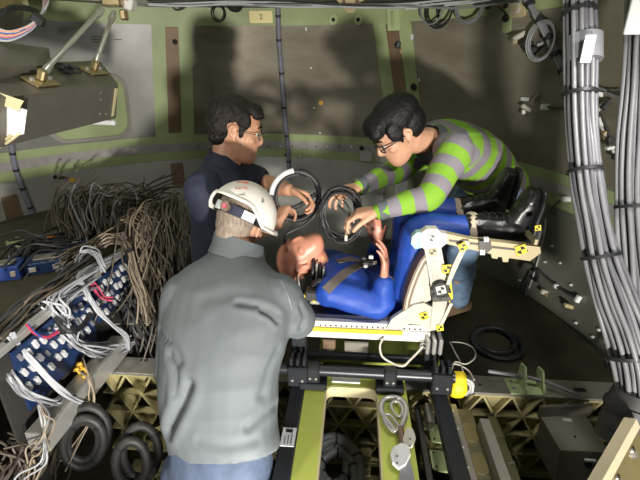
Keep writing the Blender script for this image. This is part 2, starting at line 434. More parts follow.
def xz_disc(px, py, rpx, yl, thick, mb=None, n=20):
    mb = mb or MB(); c = PF(px, py, yl); r = rpx/FPX*(c-V((0, 0, CAMZ))).length*0.97
    return mb.cyl(c, c+EY*thick, r, n)

# ---- isogrid crossbeam
BY0, BZ = 1.487, 0.90
beam = empty('crossbeam', F(0, BY0, 0.45), 'long grey crossbeam with triangular isogrid face spanning the deck behind the grey jacket', 'beam')
m_ = MB(); fbox(m_, -1.15, 1.235, BY0-0.006, BY0+0.105, BZ-0.014, BZ, 0.002); m_.build('top_flange', 'grey_metal', beam, 30)
m_ = MB(); fbox(m_, -1.15, 1.235, BY0+0.07, BY0+0.10, BZ-0.46, BZ-0.015); m_.build('back_web', 'dim_olive', beam)
m_ = MB(); fbox(m_, -1.15, 1.235, BY0-0.004, BY0+0.10, BZ-0.48, BZ-0.462); m_.build('bottom_flange', 'gold_cream', beam)
def isogrid(x0, x1, z0, z1, y, sp, rh, name, m, parent, depth=0.035, wd=0.009, M=FM, fill=True):
    lat = MB(); fil = MB(); rows = int(round((z1-z0)/rh)); 
    def bar(a, b):
        a, b = V(a), V(b); d = b-a
        if d.length < 1e-4: return
        c = (a+b)/2; ang = math.atan2(d.z, d.x)
        lat.box(M @ c, (d.length, depth, wd), M.to_3x3() @ Matrix.Rotation(-ang, 3, 'Y'))
    for r in range(rows+1):
        z = z1-r*rh; bar((x0, y, z), (x1, y, z))
    n = int((x1-x0)/sp)+2
    for r in range(rows):
        za, zb = z1-r*rh, z1-(r+1)*rh; oa = 0 if r % 2 == 0 else sp/2; ob = sp/2-oa
        for k in range(-1, n+1):
            xa = x0+k*sp+oa
            for sgn in (-1, 1):
                xb = xa+sgn*sp/2
                if min(xa, xb) >= x0-1e-6 and max(xa, xb) <= x1+1e-6: bar((xa, y, za), (xb, y, zb))
            if fill and xa >= x0 and xa+sp <= x1:
                c = [(xa+0.008, za-0.006), (xa+sp-0.008, za-0.006), (xa+sp/2, zb+0.012)]
                fil.add([M @ V((q[0], y+depth*0.5, q[1])) for q in c]+[M @ V((q[0], y+depth*0.5+0.004, q[1])) for q in c], [(0, 1, 2), (5, 4, 3), (0, 3, 4, 1), (1, 4, 5, 2), (2, 5, 3, 0)])
            if xa >= x0 and xa <= x1:
                lat.cyl(M @ V((xa, y-depth/2-0.002, za)), M @ V((xa, y+depth/2, za)), wd*1.1, 8)
    lat.build(name, m, parent)
    if fill: fil.build('isogrid_web', m, parent)
isogrid(-1.13, 1.22, BZ-0.45, BZ-0.018, BY0+0.016, 0.122, 0.108, 'isogrid_ribs', 'gold_cream', beam)
for (x, y) in ((142, 361), (146, 361), (480, 386), (449, 383), (612, 391)):
    p = PZ(x, y, BZ); MB().cyl(p-EZ*0.002, p+EZ*0.006, 0.008, 8).build('bolt', 'dark_metal', beam, 40)
p = PZ(580, 390, BZ); MB().prism(rrect(0.05, 0.022, 0.008), 0.004, FM @ Matrix.Translation(FI @ p)).build('slot', 'hole_black', beam)
# second, deeper crossbeam glimpsed through the frame openings, and longitudinal webs
beam2 = empty('crossbeam', F(0, 1.37, 0.1), 'dim lower isogrid crossbeam deep under the seat frame rails', 'beam')
isogrid(-1.0, 1.1, 0.10, 0.42, 1.37, 0.122, 0.108, 'isogrid_ribs', 'dim_olive', beam2, fill=False)  # ribs darker than the upper beam's: under-deck shade put into their colour
m_ = MB(); fbox(m_, -1.0, 1.1, 1.36, 1.42, 0.425, 0.44); m_.build('top_flange', 'dim_olive', beam2)
M90 = FM @ Matrix.Translation((0.62, 0, 0)) @ Matrix.Rotation(math.radians(90), 4, 'Z')
web = empty('longeron', F(0.62, 1.0, 0.3), 'olive isogrid longeron web running away below the right black rail', 'beam')
isogrid(0.62, 1.46, 0.46, 0.79, 0.0, 0.122, 0.108, 'isogrid_ribs', 'dim_olive', web, M=M90)
# sheet plank between beams that the floor glimpses show
for i, (x0, x1, y0, y1, z, m) in enumerate(((-1.10, -0.64, 1.05, 1.33, 0.18, 'brown_strip'), (-0.12, 0.35, 0.9, 1.33, 0.08, 'brown_strip'), (0.42, 0.9, 1.1, 1.33, 0.16, 'dim_olive'))):
    b = MB(); 
    for k in range(6):
        w_ = (x1-x0)/6; fbox(b, x0+k*w_+0.005, x0+(k+1)*w_-0.005, y0, y1, z-0.02, z)
    o = b.build('floor_rack', m, None); tag(o, ('brown slatted floor rack under the left end of the crossbeam', 'brown slatted floor rack under the green seat plate', 'olive slatted floor rack beneath the right black rail')[i], 'rack')
# rear deck ledge that carries the man in stripes
led = MB(); ledp = [on_wall(520, 350, 0.0), ]
poly = [(-0.05, 1.62), (0.55, 1.62), (1.28, 1.62)]
cols = []
for th in np.linspace(36, 94, 16):
    r_ = 1.905; a = math.radians(th)
    cols.append([V((CX+r_*math.sin(a), CY+r_*math.cos(a), 0.815)), V((CX+1.12*math.sin(a), CY+1.12*math.cos(a), 0.815)), V((CX+1.12*math.sin(a), CY+1.12*math.cos(a), 0.850)), V((CX+r_*math.sin(a), CY+r_*math.cos(a), 0.850))])
led.rings(cols); led = led.build('deck_ledge', 'floor_dark', None, 40); tag(led, 'dark curved deck ledge along the wall under the crouching man', 'deck')
# ---- green angle brackets on the beam
br = empty('angle_bracket', PZ(527, 388, BZ), 'pale green double angle bracket bolted on the right end of the crossbeam', 'bracket')
c = FI @ PZ(524, 388, BZ)
m_ = MB(); fbox(m_, c.x-0.07, c.x+0.07, c.y-0.045, c.y+0.05, BZ, BZ+0.008, 0.002); m_.build('base_plate', 'primer_pale', br)
for k, dx in enumerate((0.0, 0.075)):
    m_ = MB(); x = c.x+dx-0.01
    M = FM @ basis((x, c.y, BZ+0.008), (0, 1, 0), y=(0, 0, 1))
    h = 0.085 if k == 0 else 0.07
    m_.prism([(-0.045, 0), (0.05, 0), (0.05, h), (0.005, h+0.012), (-0.045, h*0.2)], 0.009, M); m_.build('upright_plate', 'primer_pale', br)
for dx, dy in ((-0.05, -0.02), (-0.05, 0.025)):
    MB().cyl(F(c.x+dx, c.y+dy, BZ+0.006), F(c.x+dx, c.y+dy, BZ+0.013), 0.009, 8).build('bolt', 'steel', br)
rod = MB().tube([PZ(488, 371, 0.97), PZ(540, 380, 0.95), PZ(580, 396, 0.93)], 0.008, 8, 4).build('grey_rod', 'wire_grey', None, 50); tag(rod, 'thin grey rod lying behind the green angle bracket', 'rod')
# ---- grey equipment box below the beam on the right
A, B, C_, D = [PZ(541, 418, 0.84), PZ(585, 416, 0.84), PZ(609, 453, 0.84), PZ(560, 451, 0.84)]
bx_ = empty('equipment_box', (A+C_)/2-EZ*0.15, 'grey metal equipment box standing under the crossbeam beside the wooden trim', 'box')
MB().hexa([D-EZ*0.15-EY*0.02, C_-EZ*0.15-EY*0.02, B-EZ*0.15, A-EZ*0.15, D, C_, B, A]).build('body', 'box_metal', bx_)
b2 = MB().hexa([D+EZ*0.0, C_+EZ*0.0, B, A, D+EZ*0.005, C_+EZ*0.005, B+EZ*0.005, A+EZ*0.005]).build('lid', 'grey_metal', bx_)
MB().hexa([A-EX*0.01, B+EX*0.02, B+EX*0.02+EY*0.015, A-EX*0.01+EY*0.015, A-EX*0.01+EZ*0.055, B+EX*0.02+EZ*0.055, B+EX*0.02+EY*0.015+EZ*0.055, A-EX*0.01+EY*0.015+EZ*0.055]).build('back_flange', 'box_metal', bx_)
p = PZ(567, 420, 0.845); MB().box(p+EZ*0.002, (0.032, 0.012, 0.003), F3).build('label_plate', 'white_plastic', bx_)
p = PZ(575, 437, 0.845); MB().cyl(p, p+EZ*0.004, 0.004, 8).build('rivet', 'hole_black', bx_)
p = (D+C_)/2-EZ*0.05-EY*0.012; MB().cyl(p+EX*0.02-EY*0.004, p+EX*0.02+EY*0.01, 0.013, 12).build('port', 'hole_black', bx_)
MB().box(p+EX*0.02+EZ*0.025-EY*0.002, (0.04, 0.008, 0.008), F3).build('label_plate', 'white_plastic', bx_)
# ---- wooden trimmed olive panel at lower right edge
tp = empty('trim_panel', P(620, 470, 1.05), 'olive sheet panel with pale wooden edge strip at the foot of the thick grey cables', 'panel')
a, b = P(632, 422, 1.15), P(597, 484, 1.02)
ax = (b-a); n_ = V((0.72, -0.45, 0.52)).normalized(); sx = ax.cross(n_).normalized(); sx = sx if sx.x > 0 else -sx
M = basis((a+b)/2, ax, y=sx); L = ax.length
m_ = MB(); m_.prism([(-L/2, 0.012), (L/2+0.1, 0.012), (L/2+0.1, 0.4), (-L/2+0.04, 0.4)], 0.012, M); m_.build('sheet', 'olive_panel', tp)
m_ = MB(); m_.prism([(-L/2, -0.012), (L/2+0.1, -0.012), (L/2+0.1, 0.013), (-L/2, 0.013)], 0.03, M); m_.build('edge_strip', 'wood_trim', tp)
for k in (0.28, 0.72):
    p = M @ V((-L/2+L*k, 0.045, 0)); nn = M.to_3x3() @ V((0, 0, 1)); nn = nn if nn.z > 0 else -nn
    s_ = MB(); s_.cyl(p, p+nn*0.016, 0.008, 8); s_.cyl(p, p+nn*0.008, 0.014, 10); s_.build('screw', 'steel', tp, 40)

# ---- seat support frame: black rails, tubes, green plate
RZ0 = 0.985
fr = empty('seat_stand', F(0.07, 1.1, 0.9), 'black tubular seat stand with two long floor rails and cross tubes', 'stand')
xl, xr = (FI @ PZ(297, 390, RZ0)).x, (FI @ PZ(441, 395, RZ0)).x
m_ = MB(); fbox(m_, xl-0.029, xl+0.029, 0.62, 1.44, RZ0-0.045, RZ0, 0.004); rl = m_.build('floor_rail', 'black_metal', fr)
m_ = MB(); fbox(m_, xr-0.029, xr+0.029, 0.62, 1.44, RZ0-0.045, RZ0, 0.004); m_.build('floor_rail', 'black_metal', fr)
pl = FI @ PZ(288.5, 437, RZ0); m_ = MB(); fbox(m_, pl.x-0.024, pl.x+0.024, pl.y-0.04, pl.y+0.04, RZ0, RZ0+0.002); st = m_.build('sticker', 'white_plastic', rl)
MS = FM @ Matrix.Translation((pl.x, pl.y, RZ0+0.0025)) @ Matrix.Rotation(math.radians(90), 4, 'Z')
for k in range(3): MB().prism([(-0.033, -0.014+k*0.011), (0.012-k*0.006, -0.014+k*0.011), (0.012-k*0.006, -0.010+k*0.011), (-0.033, -0.010+k*0.011)], 0.0008, MS).build('printed_line', 'wire_grey', st)
MB().prism([(0.018, -0.012), (0.032, -0.012), (0.032, 0.012), (0.018, 0.012)], 0.0008, MS).build('printed_mark', 'black_metal', st)
TZ = 1.05; T1 = FI @ PZ(370, 373, TZ); T2 = FI @ PZ(360, 357, TZ)
for T, x0, x1, r in ((T1, -0.30, xr+0.05, 0.0225), (T2, xl-0.02, xr-0.02, 0.019)):
    t_ = MB().cyl(F(x0, T.y, TZ), F(x1, T.y, TZ), r, 20).build('cross_tube', 'black_metal', fr, 40)
for x in (xl, xr):
    m_ = MB(); fbox(m_, x-0.04, x+0.04, T1.y-0.032, T1.y+0.035, RZ0, TZ+0.028, 0.005); cl = m_.build('clamp_block', 'black_metal', fr)
    for k in (-1, 0, 1):
        m_ = MB(); fbox(m_, x+k*0.026-0.007, x+k*0.026+0.007, T1.y-0.02, T1.y+0.03, TZ+0.028, TZ+0.062, 0.004); m_.build('clamp_tooth', 'black_metal', cl)
    for k in (-1, 1): MB().cyl(F(x+k*0.02, T1.y-0.036, TZ-0.03), F(x+k*0.02, T1.y-0.028, TZ-0.03), 0.006, 8).build('bolt', 'steel', cl)
for px in (313, 390):
    q = FI @ PZ(px, 374, TZ); m_ = MB(); fbox(m_, q.x-0.026, q.x+0.026, T1.y-0.027, T1.y+0.027, RZ0-0.01, TZ+0.026, 0.006); cl = m_.build('tube_collar', 'black_metal', fr)
    for k in (-1, 1): MB().cyl(F(q.x+k*0.012, T1.y-0.031, TZ-0.02), F(q.x+k*0.012, T1.y-0.025, TZ-0.02), 0.005, 8).build('bolt', 'steel', cl)
    m_ = MB(); fbox(m_, q.x-0.055, q.x+0.055, T1.y-0.04, T1.y+0.02, RZ0-0.005, RZ0+0.025, 0.004); m_.build('collar_foot', 'black_metal', fr)
for x, m2 in ((xl-0.005, 'black_metal'), (xr-0.03, 'black_metal')):
    m_ = MB(); fbox(m_, x-0.03, x+0.03, T2.y-0.03, T2.y+0.03, RZ0-0.02, 1.165, 0.004); m_.build('upright', m2, fr)
for k in range(3):
    x = xr-0.055+k*0.025; m_ = MB(); fbox(m_, x-0.007, x+0.007, T2.y-0.055, T2.y+0.02, 1.115, 1.19, 0.006); m_.build('fork_tine', 'aluminium', fr)
# floor runner of each rail end (rear feet reaching the beam)
for x in (xl, xr):
    m_ = MB(); fbox(m_, x-0.02, x+0.02, 1.44, 1.60, BZ, RZ0-0.01, 0.003); m_.build('rear_foot', 'black_metal', fr)
    m_ = MB(); fbox(m_, x-0.02, x+0.02, 0.63, 0.67, 0.0, RZ0-0.045); m_.build('front_leg', 'black_metal', fr)
# green plate with window
gp = empty('mounting_plate', F(0.03, 1.1, RZ0-0.03), 'bright green mounting plate with large rounded window between the black rails', 'plate')
gx0, gx1 = xl+0.03, (FI @ PZ(406.5, 393, RZ0-0.01)).x
wx0, wx1 = (FI @ PZ(325, 390, RZ0-0.01)).x, (FI @ PZ(378, 390, RZ0-0.01)).x
gy0, gy1 = 0.62, (FI @ PZ(360, 376, RZ0-0.01)).y; wy1 = (FI @ PZ(350, 386.5, RZ0-0.01)).y; wy0 = 0.72
n_c = 5; inner = rrect(wx1-wx0, wy1-wy0, 0.035, n_c, (wx0+wx1)/2, (wy0+wy1)/2); outer = rrect(gx1-gx0, gy1-gy0, 0.004, n_c, (gx0+gx1)/2, (gy0+gy1)/2)
MB().frame(outer, inner, 0.012, FM @ Matrix.Translation((0, 0, RZ0-0.016))).build('plate', 'primer_bright', gp, 30)
inner2 = rrect(wx1-wx0-0.012, wy1-wy0-0.012, 0.03, n_c, (wx0+wx1)/2, (wy0+wy1)/2)
MB().frame(inner, inner2, 0.05, FM @ Matrix.Translation((0, 0, RZ0-0.036))).build('window_rim', 'cream', gp, 30)
q = FI @ PZ(346, 381, RZ0-0.01); m_ = MB(); fbox(m_, q.x-0.058, q.x+0.058, q.y-0.012, q.y+0.012, RZ0-0.010, RZ0-0.004); m_.build('label_strip', 'white_plastic', gp)
m_ = MB(); fbox(m_, gx0, gx1, gy0, gy0+0.03, 0.0, RZ0-0.023); m_.build('front_web', 'primer_bright', gp)
# green structure seen beyond the tubes, under the seat
ub = empty('support_trough', F(0.1, 1.7, 0.9), 'olive green trough under the seat behind the black tubes', 'trough')
m_ = MB(); fbox(m_, -0.14, 0.42, 1.62, 2.05, 0.905, 0.92); m_.build('pan', 'primer_bright', ub)
m_ = MB(); fbox(m_, -0.02, 0.09, 1.63, 1.66, 0.92, 1.03, 0.004); m_.build('grey_module', 'grey_metal', ub)
m_ = MB(); fbox(m_, -0.12, -0.06, 1.64, 1.68, 0.92, 1.02, 0.004); m_.build('brown_module', 'brown_strip', ub)
for k in range(3): 
    q = F(0.33+0.02*k, 1.65, 1.0); MB().cyl(q-EX*0.008, q+EX*0.008, 0.035, 16).build('spool_disc', 'aluminium' if k != 1 else 'dark_metal', ub, 40)
for x in (-0.13, 0.41):
    m_ = MB(); fbox(m_, x-0.015, x+0.015, 1.62, 2.05, 0.0, 0.905); m_.build('side_web', 'dim_olive', ub)
# pale green plates and tan channel by the right rail
for i, (py, nm) in enumerate(((434, 'upper'), (461, 'lower'))):
    q = FI @ PZ(437+2*i, py, 0.88); b = MB().prism(rrect(0.058, 0.085, 0.01, 3), 0.008, FM @ Matrix.Translation((q.x, q.y, 0.88)) @ Matrix.Rotation(0.12, 4, 'Y'))
    o = b.build('junction_plate', 'primer_pale', None, 30); tag(o, ('small pale green plate by the right black rail, next to the clamp block', 'small pale green plate by the right black rail, next to the webbing lanyard')[i], 'plate', 'pale green plates by the rail')
    for dy in (-0.03, 0.03): MB().cyl(F(q.x-0.015, q.y+dy, 0.883), F(q.x-0.015, q.y+dy, 0.889), 0.004, 8).build('bolt', 'dark_metal', o)
sup = empty('plate_bracket', F(xr-0.06, 1.0, 0.5), 'grey upright bracket carrying the small pale green plates', 'bracket')
m_ = MB(); fbox(m_, xr-0.085, xr-0.065, 0.72, 1.42, 0.845, 0.872); m_.build('arm', 'dark_metal', sup)
m_ = MB(); fbox(m_, xr-0.085, xr-0.065, 1.30, 1.34, 0.0, 0.845); m_.build('post', 'dark_metal', sup)
m_ = MB(); q = FI @ PZ(430, 412, 0.93); fbox(m_, q.x-0.012, q.x+0.012, q.y-0.05, q.y+0.05, 0.872, 0.93); m_.build('lug', 'grey_metal', sup)
ch = empty('channel_beam', F(0.5, 1.0, 0.8), 'tan metal channel with oval cut-outs running along the right black rail', 'beam')
m_ = MB(); fbox(m_, xr+0.035, xr+0.075, 0.62, 1.40, 0.895, 0.905); m_.build('flange', 'grey_metal', ch)
m_ = MB(); fbox(m_, xr+0.075, xr+0.14, 0.62, 1.40, 0.872, 0.880); m_.build('web', 'dim_olive', ch)
m_ = MB(); fbox(m_, xr+0.14, xr+0.175, 0.62, 1.30, 0.872, 0.935); m_.build('lip', 'grey_metal', ch)
for k in range(4): MB().prism(rrect(0.05, 0.09, 0.02), 0.004, FM @ Matrix.Translation((xr+0.108, 1.28-k*0.14, 0.883))).build('oval_boss', 'olive_panel', ch)
for k in range(6): MB().cyl(F(xr+0.055, 1.36-k*0.085, 0.904), F(xr+0.055, 1.36-k*0.085, 0.91), 0.006, 8).build('bolt', 'steel', ch)
m_ = MB(); fbox(m_, xr+0.06, xr+0.14, 0.63, 0.66, 0.0, 0.873); m_.build('leg', 'dim_olive', ch)

# ---- snap hook with webbing lanyard on the green plate
HZ = RZ0-0.008
def hpt(x, y, dz=0.0): return PZ(x, y, HZ+dz)
hk = empty('snap_hook', hpt(393, 415), 'large steel snap hook on grey webbing lying on the green plate', 'snap hook')
def loop(pts, r, name, m, zz=0.012, sub=5):
    return MB().tube([hpt(x, y, zz) for x, y in pts], r, 8, sub, True).build(name, m, hk, 60)
loop([(383, 401), (388, 398), (397, 398), (404, 403), (406, 411), (404, 420), (401, 427), (396, 432), (391, 426), (385, 418), (381, 409)], 0.0105, 'hook_body', 'aluminium')
loop([(393, 402), (398, 402), (402, 407), (402, 414), (398, 417), (394, 412), (391, 406)], 0.006, 'gate_loop', 'aluminium', 0.016)
loop([(385, 415), (390, 415), (397, 424), (398, 429), (394, 432), (388, 427), (384, 420)], 0.006, 'gate_loop', 'steel', 0.018)
MB().cyl(hpt(400, 428, 0.014), hpt(403, 447, 0.014), 0.013, 12).build('swivel', 'laminate_brown', hk, 40)
def hplate(pts, name, m, z, th=0.014):
    L_ = [FI @ hpt(x, y) for x, y in pts]; return MB().prism([(q.x, q.y) for q in L_], th, FM @ Matrix.Translation((0, 0, HZ+z))).build(name, m, hk, 30)
e1 = hplate([(406, 433), (412, 434), (415, 443), (412, 451), (404, 452), (402, 445)], 'eye_plate', 'off_white', 0.02)
e2 = hplate([(393, 453), (401, 449), (408, 452), (410, 460), (405, 470), (398, 474), (392, 468), (390, 460)], 'eye_plate', 'white_plastic', 0.022)
for (x, y) in ((410, 439), (410, 446)): MB().cyl(hpt(x, y, 0.025), hpt(x, y, 0.029), 0.004, 8).build('pin', 'dark_metal', e1)
for (x, y) in ((397, 456), (397, 463)): MB().cyl(hpt(x, y, 0.027), hpt(x, y, 0.031), 0.004, 8).build('pin', 'dark_metal', e2)
hplate([(400, 470), (409, 462), (412, 474), (416, 492), (398, 492)], 'webbing', 'wire_grey', 0.012, 0.012)
# ------------------------------------------------------------------ test seat
SY = 1.47
seat = empty('test_seat', F(0.2, 1.6, 1.1), 'white framed crash test seat lying on its back with boot rail and yellow target stickers', 'seat')
def sp(name, pts, yl, th, m): return xz_plate(pts, yl, th).build(name, m, seat, 30)
# perforated white rail
q0, q1 = FI @ PF(308, 321, SY), FI @ PF(428, 333, SY); zb = (FI @ PF(312, 337, SY)).z; zt = q0.z
rail = empty('x', (0, 0, 0), None, None); bpy.data.objects.remove(rail)
m_ = MB(); fbox(m_, q0.x-0.02, q1.x+0.01, SY, SY+0.035, zb, zb+0.046, 0.002); rail = m_.build('seat_rail', 'white_paint', seat)
m_ = MB(); fbox(m_, q0.x-0.02, q1.x+0.01, SY+0.01, SY+0.035, zb+0.046, zt-0.004); m_.build('rail_upper', 'white_paint', seat)
m_ = MB(); fbox(m_, q0.x-0.01, q1.x-0.10, SY-0.002, SY+0.006, zb+0.030, zb+0.047); m_.build('yellow_stripe', 'yellow', rail)
for k in range(20):
    x = q0.x+0.05+k*(q1.x-q0.x-0.08)/19; MB().cyl(F(x, SY+0.0085, zb+0.054), F(x, SY+0.014, zb+0.054), 0.0042, 8).build('rail_hole', 'hole_black', rail)
m_ = MB(); fbox(m_, q0.x-0.02, q1.x+0.01, SY+0.44, SY+0.475, zb, zt, 0.002); m_.build('seat_rail', 'white_paint', seat)
m_ = MB(); fbox(m_, -0.22, 0.37, SY+0.035, SY+0.44, zb+0.02, zt+0.006, 0.012); m_.build('back_cushion', 'cushion_navy', seat, 40)
m_ = MB(); fbox(m_, 0.05, 0.075, SY+0.04, SY+0.06, zt+0.006, zt+0.010); m_.build('cushion_tag', 'brown_strip', seat)
# lower white bracket, arm, hub on the near side and a copy on the far side
def side(yl, near):
    s = 0.0
    lb = sp('base_bracket', [(386, 329), (392, 319), (404, 311), (414, 305), (424, 303), (432, 307), (437, 314), (441, 329), (430, 331), (420, 325), (409, 324), (402, 329)], yl, 0.022, 'off_white')
    sp('shell_gusset', [(405, 309), (411, 290), (420, 272), (427, 262), (431, 300), (424, 303), (414, 305)], yl+0.012, 0.008, 'off_white')
    sp('upright_arm', [(424, 247), (441, 246), (445, 268), (448, 290), (447, 303), (440, 327), (430, 327), (433, 302), (430, 280)], yl-0.006, 0.02, 'off_white')
    sp('arm_groove', [(431, 262), (436, 262), (441, 290), (437, 300), (434, 285)], yl-0.009, 0.004, 'grey_metal')
    sp('hub_block', [(420, 234), (427, 229), (437, 229), (441, 233), (447, 234), (447, 243), (441, 248), (424, 249), (420, 245)], yl-0.018, 0.035, 'white_paint')
    sp('hub_end', [(412, 237), (416, 233), (421, 232), (422, 248), (415, 249), (411, 244)], yl-0.012, 0.03, 'aqua_tint')
    sp('strut', [(464, 241), (470, 242), (462, 258), (455, 273), (449, 287), (446, 285), (452, 267), (459, 252)], yl-0.03, 0.012, 'off_white')
    sp('yellow_bar', [(447, 276), (451, 277), (453, 298), (449, 303), (448, 290)], yl-0.012, 0.012, 'yellow')
    sp('tie_rod', [(450, 303), (453, 304), (442, 327), (439, 326)], yl-0.012, 0.01, 'off_white')
    sp('boot_rail', [(444, 233), (470, 239), (540, 247), (541, 253), (530, 261), (509, 258), (508, 262), (503, 262), (502, 257), (498, 257), (497, 259), (492, 258), (491, 254), (447, 244)], yl-0.012, 0.03, 'tan')
    sp('rail_groove', [(449, 239.5), (480, 243.5), (480, 245.5), (449, 241.5)], yl-0.014, 0.004, 'dark_metal')
    sp('rail_groove', [(492, 246), (528, 250), (528, 252), (492, 248)], yl-0.014, 0.004, 'dark_metal')
    sp('clamp', [(479, 241), (491, 242), (492, 249), (487, 253), (479, 250)], yl-0.022, 0.03, 'dark_metal')
    sp('clamp_screw', [(484, 238), (489, 238), (489, 242), (484, 242)], yl-0.024, 0.012, 'white_plastic')
    sp('clamp_screw', [(480, 250), (485, 250), (485, 255), (480, 255)], yl-0.024, 0.012, 'white_plastic')
side(SY, True)
m_ = MB(); xz_disc(441, 290, 7.5, SY-0.035, 0.03, m_, 18)
knob = m_.build('knob', 'black_rubber', seat, 40)
kc = PF(441, 290, SY-0.02)
for k in range(8):
    a = k*math.pi/4; MB().cyl(kc+EX*0.03*math.cos(a)+EZ*0.03*math.sin(a)-EY*0.012, kc+EX*0.03*math.cos(a)+EZ*0.03*math.sin(a)+EY*0.012, 0.007, 8).build('knob_lobe', 'black_rubber', knob, 40)
sp('knob_collar', [(433, 297), (450, 297), (452, 301), (433, 302)], SY-0.03, 0.024, 'dark_metal')
# far-side frame, plainer where the legs hide it
# curved laminated seat pan behind the thighs
arc = [(428, 253), (421, 262), (415, 274), (410, 287), (406, 300), (404, 311)]
def pan(off, th, m, name):
    L_ = [FI @ PF(x, y, SY) for x, y in arc]; n = len(L_); out = []
    for i, q in enumerate(L_):
        t = (L_[min(i+1, n-1)]-L_[max(i-1, 0)]).normalized(); nn = V((-t.z, 0, t.x)); nn = nn if nn.x > 0 else -nn
        out.append((q+nn*off, q+nn*(off+th)))
    R = [[FM @ V((a.x, SY+0.005, a.z)), FM @ V((b.x, SY+0.005, b.z)), FM @ V((b.x, SY+0.46, b.z)), FM @ V((a.x, SY+0.46, a.z))] for a, b in out]
    MB().rings(R).build(name, m, seat, 40)
pan(-0.004, 0.008, 'laminate_brown', 'pan_shell'); pan(0.004, 0.007, 'laminate_cream', 'pan_shell'); pan(0.011, 0.009, 'laminate_brown', 'pan_shell')
# boot plate carrying the soles
bq = FI @ PF(538, 230, SY)
m_ = MB(); fbox(m_, bq.x-0.005, bq.x+0.006, SY-0.005, SY+0.46, bq.z-0.055, bq.z-0.035); m_.build('toe_bar', 'tan', seat)
# target stickers
def sticker(px, py, yl, s=0.030, rot=0.3, parent=seat, m='yellow'):
    c = PF(px, py, yl); M = basis(c, EX, y=EZ) @ Matrix.Rotation(rot, 4, 'Z')
    o = MB().prism([(-s/2, -s/2), (s/2, -s/2), (s/2, s/2), (-s/2, s/2)], 0.002, M).build('target_sticker', m, parent)
    for k in (0, 2):
        a0 = k*math.pi/2; pts = [(0, 0)]+[(0.42*s*math.cos(a0+j*math.pi/8), 0.42*s*math.sin(a0+j*math.pi/8)) for j in range(5)]
        MB().prism(pts, 0.003, M).build('target_quadrant', 'black_metal', o)
for (x, y, o_, s, r, m) in ((432, 238, -.022, .030, .5, 'white_paint'), (433, 252, -.012, .026, .1, 'tan'), (463, 247, -.034, .030, .6, 'yellow'), (521, 250, -.018, .036, .4, 'yellow'), (447, 269, -.016, .034, .15, 'yellow'), (441, 290, -.038, .034, .3, 'white_paint'), (424, 316, -.004, .032, .4, 'yellow'), (440, 328, -.012, .026, .2, 'yellow')):
    sticker(x, y, SY+o_, s, r, seat, m)
sticker(538, 228, SY-0.01, 0.02, 0.2)
# ------------------------------------------------------------------ figure tools
def remesh(mb, voxel, it=4, fac=0.5):
    me = mb.mesh('tmp'); o = bpy.data.objects.new('tmp', me); COL.objects.link(o)
    bm = bmesh.new(); bm.from_mesh(me); bmesh.ops.recalc_face_normals(bm, faces=bm.faces); bm.to_mesh(me); bm.free()
    r = o.modifiers.new('r', 'REMESH'); r.mode = 'VOXEL'; r.voxel_size = voxel; r.use_smooth_shade = True
    if it:
        s = o.modifiers.new('s', 'SMOOTH'); s.factor = fac; s.iterations = it
    dg = bpy.context.evaluated_depsgraph_get(); out = bpy.data.meshes.new_from_object(o.evaluated_get(dg))
    COL.objects.unlink(o); bpy.data.objects.remove(o); bpy.data.meshes.remove(me)
    return out
def coords(me):
    a = np.empty(len(me.vertices)*3); me.vertices.foreach_get('co', a); return a.reshape(-1, 3)
def normals(me):
    a = np.empty(len(me.vertices)*3); me.vertices.foreach_get('normal', a); return a.reshape(-1, 3)
def displace(me, fn):
    c = coords(me); n = normals(me); d = np.array([fn(V(c[i])) for i in range(len(c))])
    c += n*d[:, None]; me.vertices.foreach_set('co', c.ravel()); me.update()
def solid(mb, name, m, parent, voxel=0.0045, it=4, disp=None):
    me = remesh(mb, voxel, it)
    if disp: displace(me, disp)
    me.materials.clear(); me.materials.append(MATS[m]); me.name = name
    for p in me.polygons: p.use_smooth = True
    o = bpy.data.objects.new(name, me); COL.objects.link(o); o.parent = parent; o.matrix_parent_inverse = world_of(parent).inverted()
    return o
def folds(amp, sc, seed=0.0, sc2=None):
    o = V((seed, seed*1.7, -seed))
    def fn(p):
        q = V((p.x*sc[0], p.y*sc[1], p.z*sc[2]))+o
        a = noise.noise(q); b = noise.noise(q*2.3+V((3, 1, 7)))
        return amp*((1-2*abs(a))*0.7+0.4*b-0.2)
    return fn
def loft(mb, rings, n=22, sub=4, e=2.3):
    """rings: (centre, half side vector, half front vector); smooth superellipse loft with closed ends"""
    dat = smoothpts([list(c)+list(a)+list(b) for c, a, b in rings], sub); R = []
    for row in dat:
        c, a, b = V(row[:3]), V(row[3:6]), V(row[6:9]); ring = []
        for k in range(n):
            t = 2*math.pi*k/n; ct, st = math.cos(t), math.sin(t)
            ring.append(c+a*math.copysign(abs(ct)**(2/e), ct)+b*math.copysign(abs(st)**(2/e), st))
        R.append(ring)
    mb.rings(R); return mb
def limb(mb, pts, radii, sub=5, n=14):
    mb.tube(pts, radii, n, sub if len(pts) > 2 else 0)
    for p, r in ((pts[0], radii[0]), (pts[-1], radii[-1])): mb.ell(p, (r, r, r), None, 12, 8)
    return mb
def axes(up, fwd):
    up = V(up).normalized(); fwd = V(fwd); fwd = (fwd-up*fwd.dot(up)).normalized(); rt = fwd.cross(up)
    return Matrix((rt, fwd, up)).transposed()   # columns: right, front, up
HEADR = [(-.122, .058, .016, .020), (-.115, .054, .030, .034), (-.100, .046, .043, .050), (-.078, .034, .053, .066), (-.05, .020, .061, .080), (-.02, .008, .068, .091), (.01, .0, .073, .097), (.04, -.004, .076, .099), (.07, -.007, .073, .093), (.092, -.009, .062, .078), (.108, -.010, .044, .056), (.117, -.010, .022, .03)]
